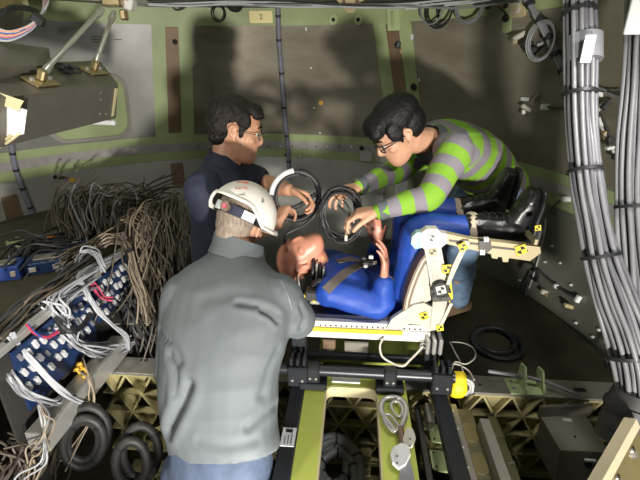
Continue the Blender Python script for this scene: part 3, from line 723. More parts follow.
def head(mb, c, R3, s=1.0, ears=True, nose=1.0):
    c = V(c); A, B, U = R3.col[0], R3.col[1], R3.col[2]
    L = lambda x, y, z: c+(A*x+B*y+U*z)*s
    loft(mb, [(L(0, cy, z), A*rx*s, B*ry*s) for z, cy, rx, ry in HEADR], 20, 2, 2.15)
    if nose:
        mb.tube([L(0, .088, .028), L(0, .100, .0), L(0, .112*nose, -.024), L(0, .096, -.036)], [.007*s, .009*s, .0115*s, .009*s], 10, 3)
        for k in (-1, 1): mb.ell(L(k*.012, .098, -.030), (.0075*s,)*3, None, 8, 6)
    mb.ell(L(0, .084, .036), (.052*s, .014*s, .012*s), R3, 12, 8)
    mb.ell(L(0, .087, -.060), (.024*s, .012*s, .007*s), R3, 10, 6); mb.ell(L(0, .085, -.072), (.021*s, .011*s, .008*s), R3, 10, 6)
    mb.ell(L(0, .080, -.102), (.020*s, .014*s, .014*s), R3, 10, 6)
    for k in (-1, 1):
        mb.ell(L(k*.045, .064, -.018), (.022*s, .02*s, .018*s), R3, 10, 6)
        if ears:
            Re = R3 @ Matrix.Rotation(k*math.radians(-25), 3, 'Z') @ Matrix.Rotation(math.radians(8), 3, 'X')
            mb.tube([L(k*.079, .004, -.032), L(k*.083, -.004, -.016), L(k*.088, -.018, .0), L(k*.090, -.022, .018), L(k*.085, -.008, .030), L(k*.079, .008, .018)], [.007*s, .007*s, .0065*s, .007*s, .0065*s, .005*s], 8, 3)
            mb.ell(L(k*.080, -.004, .0), (.007*s, .016*s, .026*s), Re, 10, 8)
    return L
def neck(mb, a, b, r0=.062, r1=.058): limb(mb, [a, (V(a)+V(b))/2, b], [r0, r0*.95, r1])
def face_parts(parent, L, R3, s=1.0, lids='skin_navyman', brow='hair_brown', lips=True):
    for k in (-1, 1):
        MB().ell(L(k*.031, .079, .008), (.0125*s, .0125*s, .0085*s), R3, 12, 8).build('eye', 'eye_white', parent, 60)
        MB().ell(L(k*.032, .0905, .007), (.005*s, .003*s, .0055*s), R3, 8, 6).build('iris', 'hair_brown', parent, 60)
        MB().tube([L(k*.014, .098, .034), L(k*.031, .098, .040), L(k*.050, .084, .034)], [.003*s, .0045*s, .0025*s], 6, 3).build('eyebrow', brow, parent, 60)
    if lips: MB().tube([L(-.022, .085, -.066), L(-.008, .0945, -.0645), L(.008, .0945, -.0645), L(.022, .085, -.066)], [.003*s, .005*s, .005*s, .003*s], 8, 3).build('lips', 'lip', parent, 60)
def hand(mb, wrist, fdir, palm, thumb_side, curl=(35, 45, 30), s=1.0, spread=4.0, thumb=(0.55, 0.75, 0.35), fcurl=None):
    """palm plus five unequal, jointed fingers; curl = bend at the three joints towards the palm side"""
    f = V(fdir).normalized(); n = V(palm); n = (n-f*n.dot(f)).normalized(); t = f.cross(n)*(1 if thumb_side > 0 else -1)
    w_ = V(wrist)
    loft(mb, [(w_-f*.015*s, t*.025*s, n*.018*s), (w_+f*.012*s, t*.029*s, n*.018*s), (w_+f*.045*s, t*.038*s, n*.017*s), (w_+f*.080*s, t*.041*s, n*.0145*s), (w_+f*.094*s, t*.038*s, n*.011*s)], 16, 3, 2.6)
    for i, (off, ln, r) in enumerate(((.030, (.043, .026, .020), .0092), (.0105, (.048, .030, .021), .0095), (-.0095, (.044, .028, .021), .0090), (-.029, (.034, .021, .018), .0080))):
        cv = fcurl[i] if fcurl else curl; a = 0.0; side = math.radians(spread*(1.5-i))
        p = w_+f*(.088-.005*abs(i-1))*s+t*off*s; pts = [p-f*.02*s, p]; rad = [r*s, r*1.05*s]
        for j in range(3):
            a += math.radians(cv[j]); d = (f*math.cos(a)+n*math.sin(a))*math.cos(side)+t*math.sin(side)
            p = p+d*ln[j]*s; pts.append(p); rad.append(r*(0.97-.09*j)*s)
        for q in range(len(pts)-1): mb.tube([pts[q], pts[q+1]], [rad[q], rad[q+1]], 10)
        for q, rr in zip(pts[1:], rad[1:]): mb.ell(q, (rr*1.02,)*3, None, 10, 6)
    p0 = w_+f*.022*s+t*.026*s+n*.004*s; d = (f*thumb[0]+t*thumb[1]+n*thumb[2]).normalized()
    p1 = p0+d*.042*s; d2 = (d+f*.35+n*.25).normalized(); p2 = p1+d2*.032*s; d3 = (d2+n*.3).normalized(); p3 = p2+d3*.024*s
    for a_, b_, r0, r1 in ((p0, p1, .0155, .0115), (p1, p2, .0112, .0100), (p2, p3, .0100, .0085)): mb.tube([a_, b_], [r0*s, r1*s], 10)
    for q, rr in ((p0, .0155), (p1, .0115), (p2, .0102), (p3, .0085)): mb.ell(q, (rr*s,)*3, None, 10, 6)
def shoe(mb, ankle, toe_dir, s=1.0, up=(0, 0, 1)):
    t = V(toe_dir); u = V(up); t = (t-u*t.dot(u)).normalized(); sd = t.cross(u); a = V(ankle)
    loft(mb, [(a-u*.055*s-t*.085*s, sd*.026*s, u*.028*s), (a-u*.050*s-t*.05*s, sd*.036*s, u*.036*s), (a-u*.050*s+t*.03*s, sd*.040*s, u*.038*s), (a-u*.058*s+t*.11*s, sd*.047*s, u*.030*s), (a-u*.066*s+t*.165*s, sd*.040*s, u*.022*s), (a-u*.07*s+t*.19*s, sd*.022*s, u*.014*s)], 18, 3, 2.5)
    limb(mb, [a+u*.05*s, a-u*.03*s], [.048*s, .046*s])
def surf_hit(o, px, py):
    bpy.context.view_layer.update(); Mi = o.matrix_world.inverted(); a = V((0, 0, CAMZ)); b = P(px, py, 1.0)-a
    ok, loc, nn, _ = o.ray_cast(Mi @ a, (Mi.to_3x3() @ b).normalized())
    return (o.matrix_world @ loc, (o.matrix_world.to_3x3() @ nn).normalized()) if ok else None
def seam(o, pix, r, m, name='seam', lift=0.001):
    hits = [surf_hit(o, x, y) for x, y in pix]; pts = [h[0]+h[1]*lift for h in hits if h]
    if len(pts) > 1: return MB().tube(pts, r, 6, 4).build(name, m, o, 60)
def flat_strip(o, pix, wd, m, name, lift=0.004, th=0.004, parent=None):
    """band of cloth lying on a surface along the given path"""
    hits = [h for h in (surf_hit(o, x, y) for x, y in pix) if h]
    dat = smoothpts([list(h[0]+h[1]*lift)+list(h[1]) for h in hits], 4); R = []
    for i, row in enumerate(dat):
        p = V(row[:3]); nn = V(row[3:]).normalized(); t = (V(dat[min(i+1, len(dat)-1)][:3])-V(dat[max(i-1, 0)][:3])).normalized(); sd = t.cross(nn).normalized()
        R.append([p-sd*wd/2-nn*th, p+sd*wd/2-nn*th, p+sd*wd/2, p-sd*wd/2])
    return MB().rings(R).build(name, m, parent or o, 40)

# ------------------------------------------------------------------ man in the grey jacket, seen from behind
g_up = V((0.40, 0.42, 0.82)); g_fw = V((0.30, 0.80, -0.50))
man = empty('person', (-0.32, 1.12, 0.0), 'person in grey softshell jacket and white hard hat leaning over the seat, back turned', 'person')
Rt = V((0.965, -0.26, 0)); Fw = V((0.24, 0.83, -0.50)).normalized()
gt = [((222, 478, 1.42), .172, .118), ((219, 445, 1.43), .196, .135), ((218, 405, 1.44), .202, .142), ((220, 362, 1.455), .206, .146), ((226, 325, 1.47), .222, .142), ((231, 297, 1.49), .226, .130), ((234, 277, 1.51), .190, .112), ((236, 262, 1.53), .120, .090), ((237, 250, 1.55), .066, .064)]
HC = P(241, 221, 1.55)
R3 = axes(g_up, g_fw)
sl, sr = P(184, 296, 1.50), P(279, 296, 1.46)
el, er = P(174, 372, 1.49), P(297, 320, 1.50)
wl, wr = V((-0.56, 1.40, 1.20)), V((-0.12, 1.49, 1.30))
legs_g = []
for dx, fx in ((-0.12, -0.15), (0.07, 0.06)):
    hip = P(221, 478, 1.42)+Rt*dx; legs_g.append([hip, V((-0.32+fx, 1.13, 0.52)), V((-0.32+fx, 1.05, 0.104))])
b = MB()
loft(b, [(P(*c), Rt*w_*0.74, Fw*d_*0.74) for c, w_, d_ in gt[:-2]]+[(P(*c), Rt*w_*0.86, Fw*d_*0.86) for c, w_, d_ in gt[-2:]])
L = head(b, HC, R3, 1.0); neck(b, P(236, 262, 1.51), HC-R3.col[2]*.06-R3.col[1]*.02, .062, .060)
for s_, e_, w_ in ((sl, el, wl), (sr, er, wr)): limb(b, [s_, (s_+e_)/2, e_, (e_+w_)/2, w_], [.042, .038, .034, .034, .027])
hand(b, wl, (0.2, 0.9, -0.2), (0, 0, -1), 1, (20, 25, 15)); hand(b, wr, (-0.35, 0.85, -0.25), (0, 0, -1), -1, (20, 25, 15))
for lg in legs_g: limb(b, lg, [.085, .060, .045]); shoe(b, lg[2], (0.15, 1, 0))
solid(b, 'body', 'skin_backman', man, 0.005, 4)
b = MB()
loft(b, [(P(224, 451, 1.42), Rt*.190+EZ*.055, Fw*.130), (P(222, 436, 1.425), Rt*.196+EZ*.035, Fw*.136)]+[(P(*c), Rt*w_, Fw*d_) for c, w_, d_ in gt[2:-1]]+[(P(236.5, 253, 1.545), Rt*.082, Fw*.080)], 28)
for s_, e_, w_, k in ((sl, el, wl, 0), (sr, er, wr, 1)):
    limb(b, [s_+(Rt*0.03 if not k else -Rt*.03), s_, (s_+e_)/2, e_, (e_+w_)/2, w_-(w_-e_).normalized()*.02], [.070, .078, .070, .066, .056, .044])
    dr = ((e_-s_).normalized()+(w_-e_).normalized()).normalized()
    for j in (-.03, .02): b.tube([e_+dr*j-V((0, .05, .03)), e_+dr*(j+.01)+V((0, -.052, .02)), e_+dr*j+V((.04, .02, .05))], [.012, .016, .010], 8, 4)
def jk(p):
    f = folds(0.0045, (5, 5, 9), 2.0)(p)
    f += 0.003*math.sin(60*(p.z+0.35*p.x))*max(0, min(1, (1.22-p.z)*4))*noise.noise(p*6)
    return f
jacket = solid(b, 'jacket', 'jacket_grey', man, 0.008, 5, jk)
b = MB(); rg = []
for k, (py, dd, wd) in enumerate(((260, 1.54, .106), (250, 1.543, .094), (239, 1.545, .087))):
    rg.append((P(238+k*0.6, py, dd), Rt*wd-EZ*.018, Fw*wd*0.95))
out_ = []; n = 28
for sgn, off in ((1, 0.0), (-1, -0.012)):
    for c, a, f_ in (rg if sgn > 0 else reversed(rg)):
        out_.append([c+a*(1+off/.08)*math.cos(2*math.pi*j/n)+f_*(1+off/.08)*math.sin(2*math.pi*j/n) for j in range(n)])
MB().rings(out_, False, True).build('collar', 'jacket_grey', man, 60)
b = MB()
pel = P(221, 478, 1.42)
loft(b, [(P(221, 420, 1.43), Rt*.170, Fw*.112), (P(221, 446, 1.425), Rt*.174, Fw*.118), (pel, Rt*.178, Fw*.124), (pel-EZ*.10, Rt*.178, Fw*.125), (pel-EZ*.17, Rt*.165, Fw*.11)], 24)
for lg in legs_g: limb(b, [lg[0]-EZ*.02, lg[1], lg[2]+EZ*.0], [.098, .082, .07])
jn = solid(b, 'jeans', 'denim', man, 0.009, 5, folds(0.004, (9, 9, 14), 5.0))
for dx in (-1, 1):
    b = MB(); shoe(b, legs_g[(dx+1)//2][2], (0.15, 1, 0), 1.12); solid(b, 'shoe', 'dark_metal', man, 0.008, 3)
# greying short hair on the back of the head
b = MB()
for (x, y, z, r) in ((0, -.036, .012, (.074, .075, .072)), (0, -.030, -.030, (.066, .066, .05)), (0, -.008, .045, (.086, .106, .088))): b.ell(L(x, y, z), r, R3, 20, 14)
b.ell(L(.0, -.052, -.062), (.045, .035, .03), R3)
solid(b, 'hair', 'hair_greying', man, 0.005, 3, folds(0.0015, (60, 60, 60), 1.0))
# hard hat
def hat_pt(phi, el_, rx=.117, ry=.146, h=.132):
    return V((rx*math.cos(el_)*math.sin(phi), ry*math.cos(el_)*math.cos(phi), h*math.sin(el_)))
HH = Matrix.Translation(HC) @ R3.to_4x4() @ Matrix.Translation((0, -.002, .014))
R = []; n = 40
def rim_el(phi):
    back = max(0, -math.cos(phi)); return 0.34*min(1.0, max(0, (back-0.40)/0.35)) if back > .40 else -0.06
for off in (0.0, -0.004):
    rows = [[HH @ hat_pt(2*math.pi*k/n, rim_el(2*math.pi*k/n)+(math.pi/2-.03-rim_el(2*math.pi*k/n))*j/12, .117+off, .146+off, .132+off) for k in range(n)] for j in range(13)]
    R += rows if off == 0.0 else rows[::-1]
    if off == 0.0: R = R[::1]
hat = MB().rings(R[:13]+R[13:], False, True).build('hard_hat', 'helmet_white', man, 50)
rim = [HH @ (hat_pt(2*math.pi*k/n, rim_el(2*math.pi*k/n))*1.015) for k in range(n)]
MB().tube(rim, .006, 8, 0, True).build('rim', 'helmet_white', hat, 60)
Rb = []
for j in range(7):
    u_ = j/6
    Rb.append([HH @ V((x*(.112-.01*u_*u_), .11+.065*u_*math.cos(x*1.1)-.03*abs(x)**2*(1), .004-.012*u_)) for x in np.linspace(-1, 1, 15)])
Rb2 = [[p-EZ*.004 for p in r_] for r_ in Rb]
MB().add([p for r_ in Rb+Rb2 for p in r_], [(j*15+k, j*15+k+1, (j+1)*15+k+1, (j+1)*15+k) for j in list(range(6))+list(range(7, 13)) for k in range(14)]).build('peak', 'helmet_white', hat, 60)
band = []
for j, z in enumerate((-.012, .022)): band.append([HH @ V((.096*math.sin(2*math.pi*k/32), -.004+.119*math.cos(2*math.pi*k/32), z)) for k in range(32)])
for j, z in enumerate((.022, -.012)): band.append([HH @ V((.090*math.sin(2*math.pi*k/32), -.004+.113*math.cos(2*math.pi*k/32), z)) for k in range(32)])
MB().rings(band, False, True).build('headband', 'black_rubber', hat, 60)
def bp(phi, z, r=1.0): return HH @ V((.096*r*math.sin(phi), -.004+.119*r*math.cos(phi), z))
pk = bp(math.pi-.02, .006, 1.0); dk = (HH.to_3x3() @ V((math.sin(math.pi-.02), math.cos(math.pi-.02), 0))).normalized()
kn = MB().cyl(pk, pk+dk*.016, .017, 14).build('ratchet_knob', 'laminate_brown', hat, 40); MB().cyl(pk+dk*.014, pk+dk*.019, .008, 10).build('knob_cap', 'wire_pink', hat, 40)
for a0, a1, m in ((math.pi-1.05, math.pi-.62, 'white_plastic'), (math.pi+.22, math.pi+.5, 'white_plastic'), (math.pi-.60, math.pi-.15, 'cushion_navy')):
    MB().rings([[bp(a, -.010, 1.01), bp(a, .020, 1.01), bp(a, .020, 1.045), bp(a, -.010, 1.045)] for a in np.linspace(a0, a1, 6)]).build('band_pad', m, hat, 40)
MB().rings([[bp(a, -.014, 1.0), bp(a, .03, 1.02), bp(a, .03, 1.10), bp(a, -.014, 1.08)] for a in np.linspace(math.pi/2-.1, math.pi/2+.45, 6)]).build('ear_slot', 'black_rubber', hat, 40)
def hat_mark(px, py, w_, h, m, rot=0.0):
    r = surf_hit(hat, px, py)
    if r: MB().prism([(-w_/2, -h/2), (w_/2, -h/2), (w_/2, h/2), (-w_/2, h/2)], .002, basis(r[0]+r[1]*.001, V((1, -.1, -.05)), z=r[1]) @ Matrix.Rotation(rot, 4, 'Z')).build('printed_mark', m, hat)
hat_mark(243, 182.5, .040, .008, 'red_print'); hat_mark(238, 188, .018, .018, 'copper_pink'); hat_mark(244.5, 188, .018, .017, 'copper_pink'); hat_mark(238, 188, .009, .010, 'helmet_white'); hat_mark(262, 201, .014, .014, 'wire_grey', .4); hat_mark(241, 195, .03, .002, 'wire_grey')
def crease(o, pix, depth, wd):
    hits = [h[0] for h in (surf_hit(o, x, y) for x, y in pix) if h]
    if len(hits) < 2: return
    q = smoothpts(hits, 6); c = coords(o.data); n = normals(o.data); d = np.full(len(c), 9.0)
    for p in q: d = np.minimum(d, np.linalg.norm(c-p, axis=1))
    c += n*(-depth*np.exp(-(d/wd)**2)+depth*.3*np.exp(-((d-2.0*wd)/wd)**2))[:, None]; o.data.vertices.foreach_set('co', c.ravel()); o.data.update()
for pix, dp, wd in (([(238, 303), (252, 305), (268, 309), (278, 316)], .009, .010), ([(262, 311), (270, 315), (278, 322)], .010, .008), ([(188, 385), (182, 400), (175, 415), (168, 432)], .020, .018), ([(170, 355), (176, 375), (174, 395)], .010, .014), ([(278, 350), (268, 372), (262, 395)], .007, .014), ([(160, 330), (172, 345), (180, 362)], .008, .012), ([(276, 405), (262, 416), (248, 428)], .007, .012), ([(300, 305), (304, 315), (301, 328)], .008, .008), ([(205, 300), (225, 296), (245, 297)], .003, .02), ([(200, 440), (225, 446), (255, 440)], .004, .014)):
    crease(jacket, pix, dp, wd)
seam(jacket, [(262, 258), (272, 268), (281, 281), (288, 296), (292, 310)], .0016, 'wire_grey')

# ------------------------------------------------------------------ man in the navy polo
nav = empty('person', (-0.44, 1.98, 0.23), 'person in navy polo and glasses facing the dummy, holding a hose ring', 'person')
nF = V((0.93, 0.20, -0.25)).normalized(); nS = V((0.20, -0.98, 0)).normalized()   # front, near side
NC = P(235, 131, 1.82)
R3n = axes((0.22, 0.05, 0.97), (0.93, 0.16, -0.26))
nt_ = [((222, 330, 2.16), .165, .13), ((222, 290, 2.05), .160, .13), ((222, 250, 1.99), .170, .136), ((222, 215, 1.93), .190, .138), ((222, 190, 1.89), .202, .128), ((223, 174, 1.87), .170, .105), ((225, 163, 1.86), .088, .078), ((227, 157, 1.855), .060, .060)]
nsr, nsl = P(204, 190, 1.73), P(243, 177, 1.98)
ner, nwr = P(224, 243, 1.78), P(276, 224, 1.82)
nel, nwl = P(258, 181, 2.05), P(289, 190, 1.89)
b = MB(); loft(b, [(P(*c), nS*w_*.88, nF*d_*.88) for c, w_, d_ in nt_])
Ln = head(b, NC, R3n, 1.06, True, .96); neck(b, P(224, 165, 1.86), NC-R3n.col[2]*.07-R3n.col[1]*.02, .064, .060)
b.ell(Ln(0, .045, -.085), (.05, .045, .03), R3n)
limb(b, [nsr, (nsr+ner)/2, ner, (ner+nwr)/2, nwr], [.052, .047, .042, .041, .029]); limb(b, [nsl, (nsl+nel)/2, nel, (nel+nwl)/2, nwl], [.052, .047, .043, .041, .029])
hand(b, nwr, P(285, 207, 1.86)-nwr, (.35, .45, .1), 1, (62, 62, 35), 1.0, 2, (0.75, .35, .35))
hand(b, nwl, P(308, 196, 1.89)-nwl, (-.05, -.5, -.9), -1, (40, 55, 35), 1.0, 3, (0.7, .5, .3))
nlegs = [[P(222, 330, 2.16)+nS*k*.09, V((-.40, 1.98-k*.10, .72)), V((-.44, 1.98-k*.11, .33))] for k in (-1, 1)]
for lg in nlegs: limb(b, lg, [.085, .06, .045]); shoe(b, lg[2], (1, .1, 0))
solid(b, 'body', 'skin_navyman', nav, 0.005, 4)
b = MB(); loft(b, [(P(*c), nS*w_, nF*d_) for c, w_, d_ in nt_[:-1]], 26)
for s_, e_ in ((nsr, ner), (nsl, nel)): limb(b, [s_+(V((0, 1, 0)) if s_ is nsr else V((0, -1, 0)))*.03, s_, s_+(e_-s_)*.45, s_+(e_-s_)*.85], [.070, .080, .076, .072])
polo = solid(b, 'polo_shirt', 'polo_navy', nav, 0.008, 5, folds(0.005, (7, 7, 10), 3.0))
rg = [(P(224, 166, 1.86), nS*.095, nF*.089), (P(225.5, 159, 1.857), nS*.083, nF*.080), (P(227, 153, 1.855), nS*.075, nF*.075)]
n = 28; rows = [[c+a*k_*math.cos(2*math.pi*j/n)+f_*k_*math.sin(2*math.pi*j/n)-EZ*.045*max(0, math.sin(2*math.pi*j/n)) for j in range(n)] for k_, seq in ((1, rg), (.9, rg[::-1])) for c, a, f_ in seq]
MB().rings(rows, False, True).build('collar', 'polo_navy', nav, 60)
b = MB(); p0 = P(222, 330, 2.16)
loft(b, [(P(222, 300, 2.06), nS*.165, nF*.128), (p0, nS*.175, nF*.135), (p0-EZ*.14, nS*.165, nF*.12)], 20)
for lg in nlegs: limb(b, lg, [.098, .08, .068])
solid(b, 'trousers', 'cushion_navy', nav, 0.010, 4)
for lg in nlegs: b = MB(); shoe(b, lg[2], (1, .1, 0), 1.12); solid(b, 'shoe', 'dark_metal', nav, 0.008, 3)
b = MB()
for (x, y, z, r) in ((0, -.022, .066, (.086, .104, .078)), (0, -.052, .02, (.082, .070, .085)), (0, -.060, -.028, (.066, .046, .045)), (0, .044, .094, (.066, .056, .030)), (-.03, .072, .082, (.036, .030, .020)), (.03, .072, .082, (.036, .030, .020))): b.ell(Ln(x, y, z), r, R3n, 20, 14)
for k in (-1, 1): b.ell(Ln(k*.070, .028, .052), (.018, .030, .040), R3n); b.ell(Ln(k*.074, .024, .012), (.009, .012, .03), R3n)
solid(b, 'hair', 'hair_brown', nav, 0.005, 2, folds(0.005, (55, 30, 30), 4.0))
face_parts(nav, Ln, R3n, 1.06)
def glasses(parent, L, m, w_=.033, h=.024, r=.0022, lens=True):
    g = None
    for k in (-1, 1):
        pts = [L(k*(.033+x), .108-abs(x)*.25-.006*(x > 0), .004+y) for x, y in rrect(w_*1.45, h*1.35, .010, 3)]
        o = MB().tube(pts, r, 6, 0, True)
        if g is None: g = o.build('glasses', m, parent, 60)
        else: o.build('lens_frame', m, g, 60)
        MB().tube([L(k*.058, .100, .010), L(k*.078, .06, .012), L(k*.083, .005, .010), L(k*.085, -.012, -.006)], r*1.1, 6, 4).build('temple', m, g, 60)
    MB().tube([L(-.010, .108, .010), L(0, .113, .013), L(.010, .108, .010)], r, 6, 3).build('bridge', m, g, 60)
glasses(nav, Ln, 'dark_metal', r=.0016)

# ------------------------------------------------------------------ man in the striped sweater
stm = empty('person', (0.76, 2.10, 0.88), 'person in lime and grey striped sweater and glasses crouching over the dummy legs', 'person')
SH, SN = P(494, 183, 2.20), P(428, 141, 1.88)
sA = (SN-SH).normalized(); sL = V((0.25, -0.95, -0.05)); sL = (sL-sA*sL.dot(sA)).normalized(); sFr = sA.cross(sL); sFr = sFr if sFr.z < 0 else -sFr
def st(t): return SH.lerp(SN, t)
s_r = [(st(-.20), .12, .10), (st(-.10), .152, .128), (st(.0), .160, .135), (st(.2), .165, .135), (st(.45), .175, .135), (st(.68), .192, .128), (st(.84), .180, .110), (st(.95), .110, .085), (st(1.03), .062, .060)]
arch = [.0, -.005, .0, -.025, -.04, -.035, -.02, -.0, .01]
s_r = [(c+sFr*a_, w_, d_) for (c, w_, d_), a_ in zip(s_r, arch)]
SC = P(399, 132, 1.79)
R3s = axes((-0.58, -0.20, 0.78), (-0.70, -0.10, -0.68))
ssl, ssr = P(455, 152, 1.76), P(424, 152, 2.06)
sel, swl = P(429, 197, 1.68), P(379, 211, 1.68)
ser, swr = P(400, 170, 1.98), P(359, 187, 1.84)
b = MB(); loft(b, [(c, sL*w_*.86, sFr*d_*.86) for c, w_, d_ in s_r])
Ls = head(b, SC, R3s, 1.03); neck(b, st(1.0), SC-R3s.col[2]*.06-R3s.col[1]*.02, .060, .057)
limb(b, [ssl, (ssl+sel)/2, sel, (sel+swl)/2, swl], [.052, .045, .04, .037, .027]); limb(b, [ssr, (ssr+ser)/2, ser, (ser+swr)/2, swr], [.052, .045, .04, .037, .027])
hand(b, swl, P(359, 213, 1.70)-swl, (-.15, .1, -1), 1, (28, 42, 30), 1.0, 4, (.8, .45, .35))
hand(b, swr, P(343, 192, 1.80)-swr, (-.2, .1, -1), -1, (22, 48, 35), 1.0, 6, (.8, .5, .2))
slegs = [[SH-EZ*.03+sL*.08, P(467, 240, 2.02), P(457, 298, 2.42)], [SH-EZ*.02-sL*.09, V((.72, 2.22, 1.34)), V((.86, 2.42, .97))]]
for lg in slegs: limb(b, lg, [.085, .062, .045]); shoe(b, lg[2], (-.9, -.35, 0))
solid(b, 'body', 'skin_stripeman', stm, 0.005, 4)
b = MB(); loft(b, [(c, sL*w_, sFr*d_) for c, w_, d_ in s_r[:-1]], 26)
bones = []
for s_, e_, w_, sg in ((ssl, sel, swl, -1), (ssr, ser, swr, 1)):
    we = w_-(w_-e_).normalized()*.008
    limb(b, [s_+sL*.04*sg, s_, (s_+e_)/2, e_, (e_+we)/2, we], [.070, .076, .062, .055, .047, .036]); bones.append([s_, (s_+e_)/2, e_, we])
sw = solid(b, 'sweater', 'jacket_grey', stm, 0.007, 5, folds(0.006, (8, 8, 12), 6.0))
c = coords(sw.data)
def bone_param(pts):
    best = np.full(len(c), 9.0); val = np.zeros(len(c)); acc = 0.0
    for a_, b_ in zip(pts[:-1], pts[1:]):
        a_, b_ = np.array(a_), np.array(b_); d = b_-a_; ln = np.linalg.norm(d); t = np.clip(((c-a_)@d)/ln**2, 0, 1)
        dist = np.linalg.norm(c-(a_+t[:, None]*d), axis=1); mk = dist < best; best[mk] = dist[mk]; val[mk] = (acc+t*ln)[mk]; acc += ln
    return best, val
db, vb = bone_param([st(-.3), st(1.2)]); db = db-.075
for bn in bones:
    d2, v2 = bone_param(bn); mk = d2 < db; db[mk] = d2[mk]; vb[mk] = v2[mk]+.07
at = sw.data.attributes.new('stripe', 'FLOAT', 'POINT'); at.data.foreach_set('value', vb.astype(np.float32))
m = mat('sweater_stripes', (0.2, 0.5, 0.05), 0.85, bump=0.15, bscale=500); nt = m.node_tree
an = nt.nodes.new('ShaderNodeAttribute'); an.attribute_name = 'stripe'
nz = nt.nodes.new('ShaderNodeTexNoise'); nz.inputs['Scale'].default_value = 12; 
ma = nt.nodes.new('ShaderNodeMath'); ma.operation = 'MULTIPLY_ADD'; ma.inputs[1].default_value = 0.012; nt.links.new(nz.outputs['Fac'], ma.inputs[0]); nt.links.new(an.outputs['Fac'], ma.inputs[2])
m1 = nt.nodes.new('ShaderNodeMath'); m1.operation = 'DIVIDE'; m1.inputs[1].default_value = 0.098; nt.links.new(ma.outputs[0], m1.inputs[0])
m2 = nt.nodes.new('ShaderNodeMath'); m2.operation = 'FRACT'; nt.links.new(m1.outputs[0], m2.inputs[0])
rp = nt.nodes.new('ShaderNodeValToRGB'); rp.color_ramp.interpolation = 'CONSTANT'; nt.links.new(m2.outputs[0], rp.inputs[0])
rp.color_ramp.elements[0].color = (0.20, 0.40, 0.03, 1); rp.color_ramp.elements[1].color = (0.22, 0.20, 0.23, 1); rp.color_ramp.elements[1].position = 0.52
nt.links.new(rp.outputs[0], nt.nodes['Principled BSDF'].inputs['Base Color']); sw.data.materials.clear(); sw.data.materials.append(m)
n = 26; rows = [[st(t_)+sL*r_*math.cos(2*math.pi*j/n)+sFr*r_*math.sin(2*math.pi*j/n) for j in range(n)] for t_, r_ in ((.95, .088), (1.0, .078), (1.03, .073), (1.02, .066), (.95, .07))]
MB().rings(rows, False, True).build('neckband', 'jacket_grey', stm, 60)
for w_, e_ in ((swl, sel), (swr, ser)):
    d_ = (w_-e_).normalized(); MB().cyl(w_-d_*.035, w_+d_*.004, .038, 16).build('cuff', 'jacket_grey', stm, 50)
b = MB()
loft(b, [(st(.12), sL*.150, sFr*.12), (st(-.04), sL*.150, sFr*.124), (st(-.14), sL*.13, sFr*.11)], 22)
for lg in slegs: limb(b, [lg[0], lg[1], lg[1]+(lg[2]-lg[1])*.55, lg[2]], [.095, .076, .070, .064])
solid(b, 'jeans', 'denim_light', stm, 0.008, 5, folds(0.006, (10, 10, 16), 8.0))
for lg in slegs: b = MB(); shoe(b, lg[2], (-.9, -.35, 0), 1.1); solid(b, 'shoe', 'brown_strip', stm, 0.008, 3)
b = MB()
for (x, y, z, r) in ((0, -.018, .068, (.090, .110, .082)), (0, -.052, .02, (.086, .074, .080)), (0, -.050, -.018, (.070, .052, .04)), (0, .056, .092, (.070, .060, .038)), (-.03, .082, .072, (.038, .034, .030)), (.03, .082, .072, (.038, .034, .030))): b.ell(Ls(x, y, z), r, R3s, 20, 14)
for k in (-1, 1): b.ell(Ls(k*.074, .026, .045), (.018, .036, .045), R3s); b.ell(Ls(k*.077, .020, .012), (.008, .010, .026), R3s)
solid(b, 'hair', 'hair_black', stm, 0.005, 2, folds(0.0025, (35, 35, 60), 9.0))
face_parts(stm, Ls, R3s, 1.03, brow='hair_black'); glasses(stm, Ls, 'black_metal', r=.0028)
# ------------------------------------------------------------------ crash test dummy on its back
DY = 1.705
dum = empty('crash_test_dummy', F(0.2, DY, 1.2), 'crash test dummy in blue coverall and black boots lying on its back in the seat', 'dummy')
def D(px, py, yl=DY): return PF(px, py, yl)
dtr = [(D(322, 276), .085, .055), (D(330, 277), .150, .078), (D(343, 279), .172, .092), (D(360, 283), .165, .095), (D(380, 289), .150, .086), (D(398, 294), .155, .092), (D(411, 298), .145, .085), (D(420, 299), .10, .06)]
Uz = (EZ+EX*(-.12)).normalized()
R3d = axes((-.90, 0, -.30), (-.30, -.16, .93))
DC = D(302, 257, 1.72)
legn = [D(406, 292, 1.62), D(420, 231, 1.60), D(476, 228, 1.60)]; legf = [D(402, 283, 1.80), D(411, 209, 1.83), D(460, 211, 1.83)]
shn, shf = D(330, 292, 1.555), D(330, 262, 1.87)
eln, wrn = D(381, 306, 1.52), D(384, 279, 1.56); elf, wrf = D(372, 272, 1.93), D(378, 243, 1.90)
b = MB(); loft(b, [(c, EY*w_*.88, Uz*t_*.86) for c, w_, t_ in dtr])
Ld = head(b, DC, R3d, 0.95, True, .9); neck(b, D(325, 274, 1.705), DC-R3d.col[2]*.06-R3d.col[1]*.02, .048, .048)
limb(b, [shn, (shn+eln)/2, eln, wrn], [.045, .04, .036, .027]); limb(b, [shf, (shf+elf)/2, elf, wrf], [.045, .04, .036, .027])
hand(b, wrn, D(386, 256, 1.57)-wrn, (-.9, .3, .1), -1, (14, 22, 16), .92, 6, (.9, .45, .3)); hand(b, wrf, D(374, 228, 1.90)-wrf, (-.2, -.9, .1), 1, (12, 22, 16), .92, 7, (.8, .5, .3))
for lg in (legn, legf): limb(b, lg, [.06, .048, .036])
limb(b, [legn[2], D(508, 227, 1.60)], [.034, .026]); limb(b, [legf[2], D(490, 205, 1.83)], [.034, .026])
dbody = solid(b, 'body', 'dummy_vinyl', dum, 0.005, 4)
